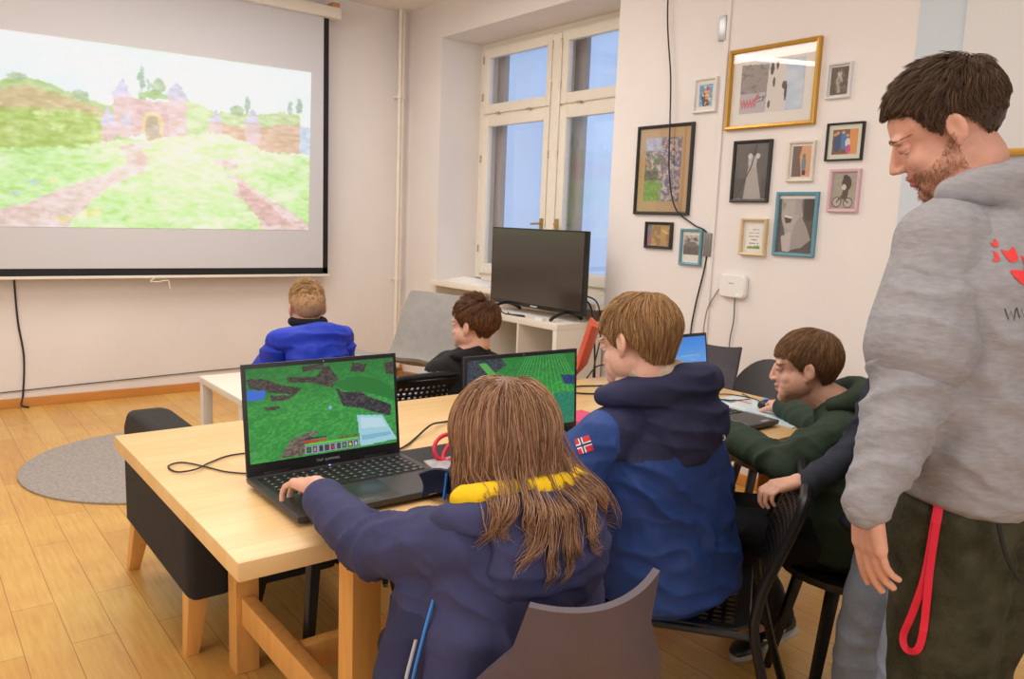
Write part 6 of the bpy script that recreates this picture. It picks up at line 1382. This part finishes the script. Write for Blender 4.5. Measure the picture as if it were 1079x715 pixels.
# ------------------------------------------------------------------ 6. boy in bright blue puffer jacket
p = person('boy with cropped blond hair in a bright blue puffer jacket facing the projection screen', (1.39, 3.22, 0))
J = dict(pelvis=vec(1.40, 3.26, .50), waist=vec(1.40, 3.23, .60), chest=vec(1.40, 3.20, .74), neck=vec(1.40, 3.19, .885), shL=vec(1.265, 3.17, .815), shR=vec(1.52, 3.13, .81),
         elL=vec(1.235, 3.33, .66), wrL=vec(1.28, 3.5, .62), elR=vec(1.58, 3.30, .66), wrR=vec(1.48, 3.5, .62),
         hipL=vec(1.32, 3.30, .48), hipR=vec(1.48, 3.30, .48), knL=vec(1.30, 3.53, .42), knR=vec(1.50, 3.53, .42), anL=vec(1.30, 3.42, .09), anR=vec(1.50, 3.42, .09), toeL=vec(1.30, 3.56, .02), toeR=vec(1.50, 3.56, .02))
H = Head((1.402, 3.215, .985), (.10, .98, -.10), scale=.95)
build_body(p, J, H, .95, SKIN_M, .004, hands=(dict(wrist=(1.285, 3.51, .615), fdir=(.2, 1, -.3), back=(0, .2, 1), s=.85, side=1), dict(wrist=(1.475, 3.51, .615), fdir=(-.2, 1, -.3), back=(0, .2, 1), s=.85, side=-1)))
PUF = cloth('bright_blue_puffer', (38, 62, 190), .08, .35, 12, rough=.5)
jacket(p, J, PUF, .95, [(vec(1.40, 3.24, .46), .19, .15), (vec(1.40, 3.22, .60), .19, .15), (vec(1.40, 3.19, .74), .185, .14), (vec(1.40, 3.18, .82), .15, .10)], (.075, .068, .048), .008, folds=((vec(1.40, 3.1, .72), .3, (0, 0, 1), 38, .008),), name='puffer_jacket')
hood(p, (1.395, 3.175, .855), (1, 0, 0), (-.05, -1, 0), .150, .17, .064, PUF, None, rb=.10, zoff=.008, folds=True)
B = Blob()
for k in range(8):
    a0, a1 = [math.radians(-115 + 230 * (k + e) / 8) for e in (0, 1)]; B.cap((1.40 + .065 * math.sin(a0), 3.195 - .065 * math.cos(a0), .928), (1.40 + .065 * math.sin(a1), 3.195 - .065 * math.cos(a1), .928), .020, .020)
B.finish('black_collar', cloth('black_fleece', (24, 26, 30), .2, .5, 60), p, .006, smooth=3)
HM6 = hair_mats('cropped_blond_hair', ((206, 168, 112), (180, 142, 92), (154, 118, 78)))
hair_cap(H, p, mat('cropped_scalp', S((186, 146, 108)), .7, var=.08, vscale=60), off=.0015)
short_hair(H, p, HM6, n=6500, L=(.008, .042), crown=(.02, -.07, .105), seed=6, fr_w=.3, lift=.008, top=.005, base=.001, rough=.3, taper_sides=(.045, .22), spike=.016, thick=.0008)
eyes(H, p); trousers(p, J, cloth('dark_trousers', (34, 36, 44)), .95)
for q in 'LR': shoe(p, J['an' + q] + vec(0, -.05, -.09), J['toe' + q] + vec(0, .04, -.02))
done(p)

# ------------------------------------------------------------------ 7. boy in black vest with grey sleeves
p = person('boy with short brown hair in a black vest, seated beyond the table', (1.84, 2.62, 0))
J = dict(pelvis=vec(1.80, 2.78, .53), waist=vec(1.80, 2.72, .62), chest=vec(1.81, 2.63, .74), neck=vec(1.835, 2.60, .865), shL=vec(1.70, 2.62, .785), shR=vec(1.945, 2.60, .79),
         elL=vec(1.612, 2.65, .66), wrL=vec(1.65, 2.88, .60), elR=vec(2.0, 2.72, .64), wrR=vec(1.95, 2.90, .60),
         hipL=vec(1.73, 2.84, .51), hipR=vec(1.87, 2.84, .51), knL=vec(1.70, 3.12, .48), knR=vec(1.90, 3.12, .48), anL=vec(1.70, 3.14, .09), anR=vec(1.90, 3.14, .09), toeL=vec(1.70, 3.28, .02), toeR=vec(1.90, 3.28, .02))
H = Head((1.848, 2.60, .965), (-.38, .92, -.05), scale=.97)
build_body(p, J, H, .95, SKIN_M, .004, hands=(dict(wrist=(1.665, 2.91, .595), fdir=(.2, 1, -.3), back=(0, .2, 1), s=.85, side=1), dict(wrist=(1.945, 2.91, .595), fdir=(-.2, 1, -.3), back=(0, .2, 1), s=.85, side=-1)))
BLK = cloth('black_vest', (30, 30, 32)); LGR = cloth('light_grey_jersey', (178, 178, 182))
jacket(p, J, [BLK, LGR], .95, [(vec(1.80, 2.77, .49), .17, .14), (vec(1.80, 2.72, .62), .165, .13), (vec(1.81, 2.64, .74), .155, .12), (vec(1.82, 2.61, .82), .115, .085)], (.056, .052, .042), .008, name='vest',
       face_mat=lambda c_: (((c_[:, 0] < 1.700) | (c_[:, 0] > 1.96)) & (c_[:, 2] < .790)).astype(int))
hood(p, (1.825, 2.605, .850), (.97, .1, 0), (0, -1, 0), .085, .07, .028, BLK, None, rb=.06)
HM7 = hair_mats('chestnut_hair', ((118, 78, 50), (94, 62, 42), (72, 48, 34), (140, 92, 56)))
hair_cap(H, p, HM7[2], off=.003); short_hair(H, p, HM7, n=7000, L=(.03, .045), crown=(.01, -.06, .112), seed=7, fr_w=.8, lift=.014, top=.012, rough=.2, thick=.0008, taper_sides=(-.02, .35), spike=.008)
eyes(H, p); trousers(p, J, cloth('dark_trousers', (34, 36, 44)), .95)
for q in 'LR': shoe(p, J['an' + q] + vec(0, -.05, -.09), J['toe' + q] + vec(0, .04, -.02))
done(p)
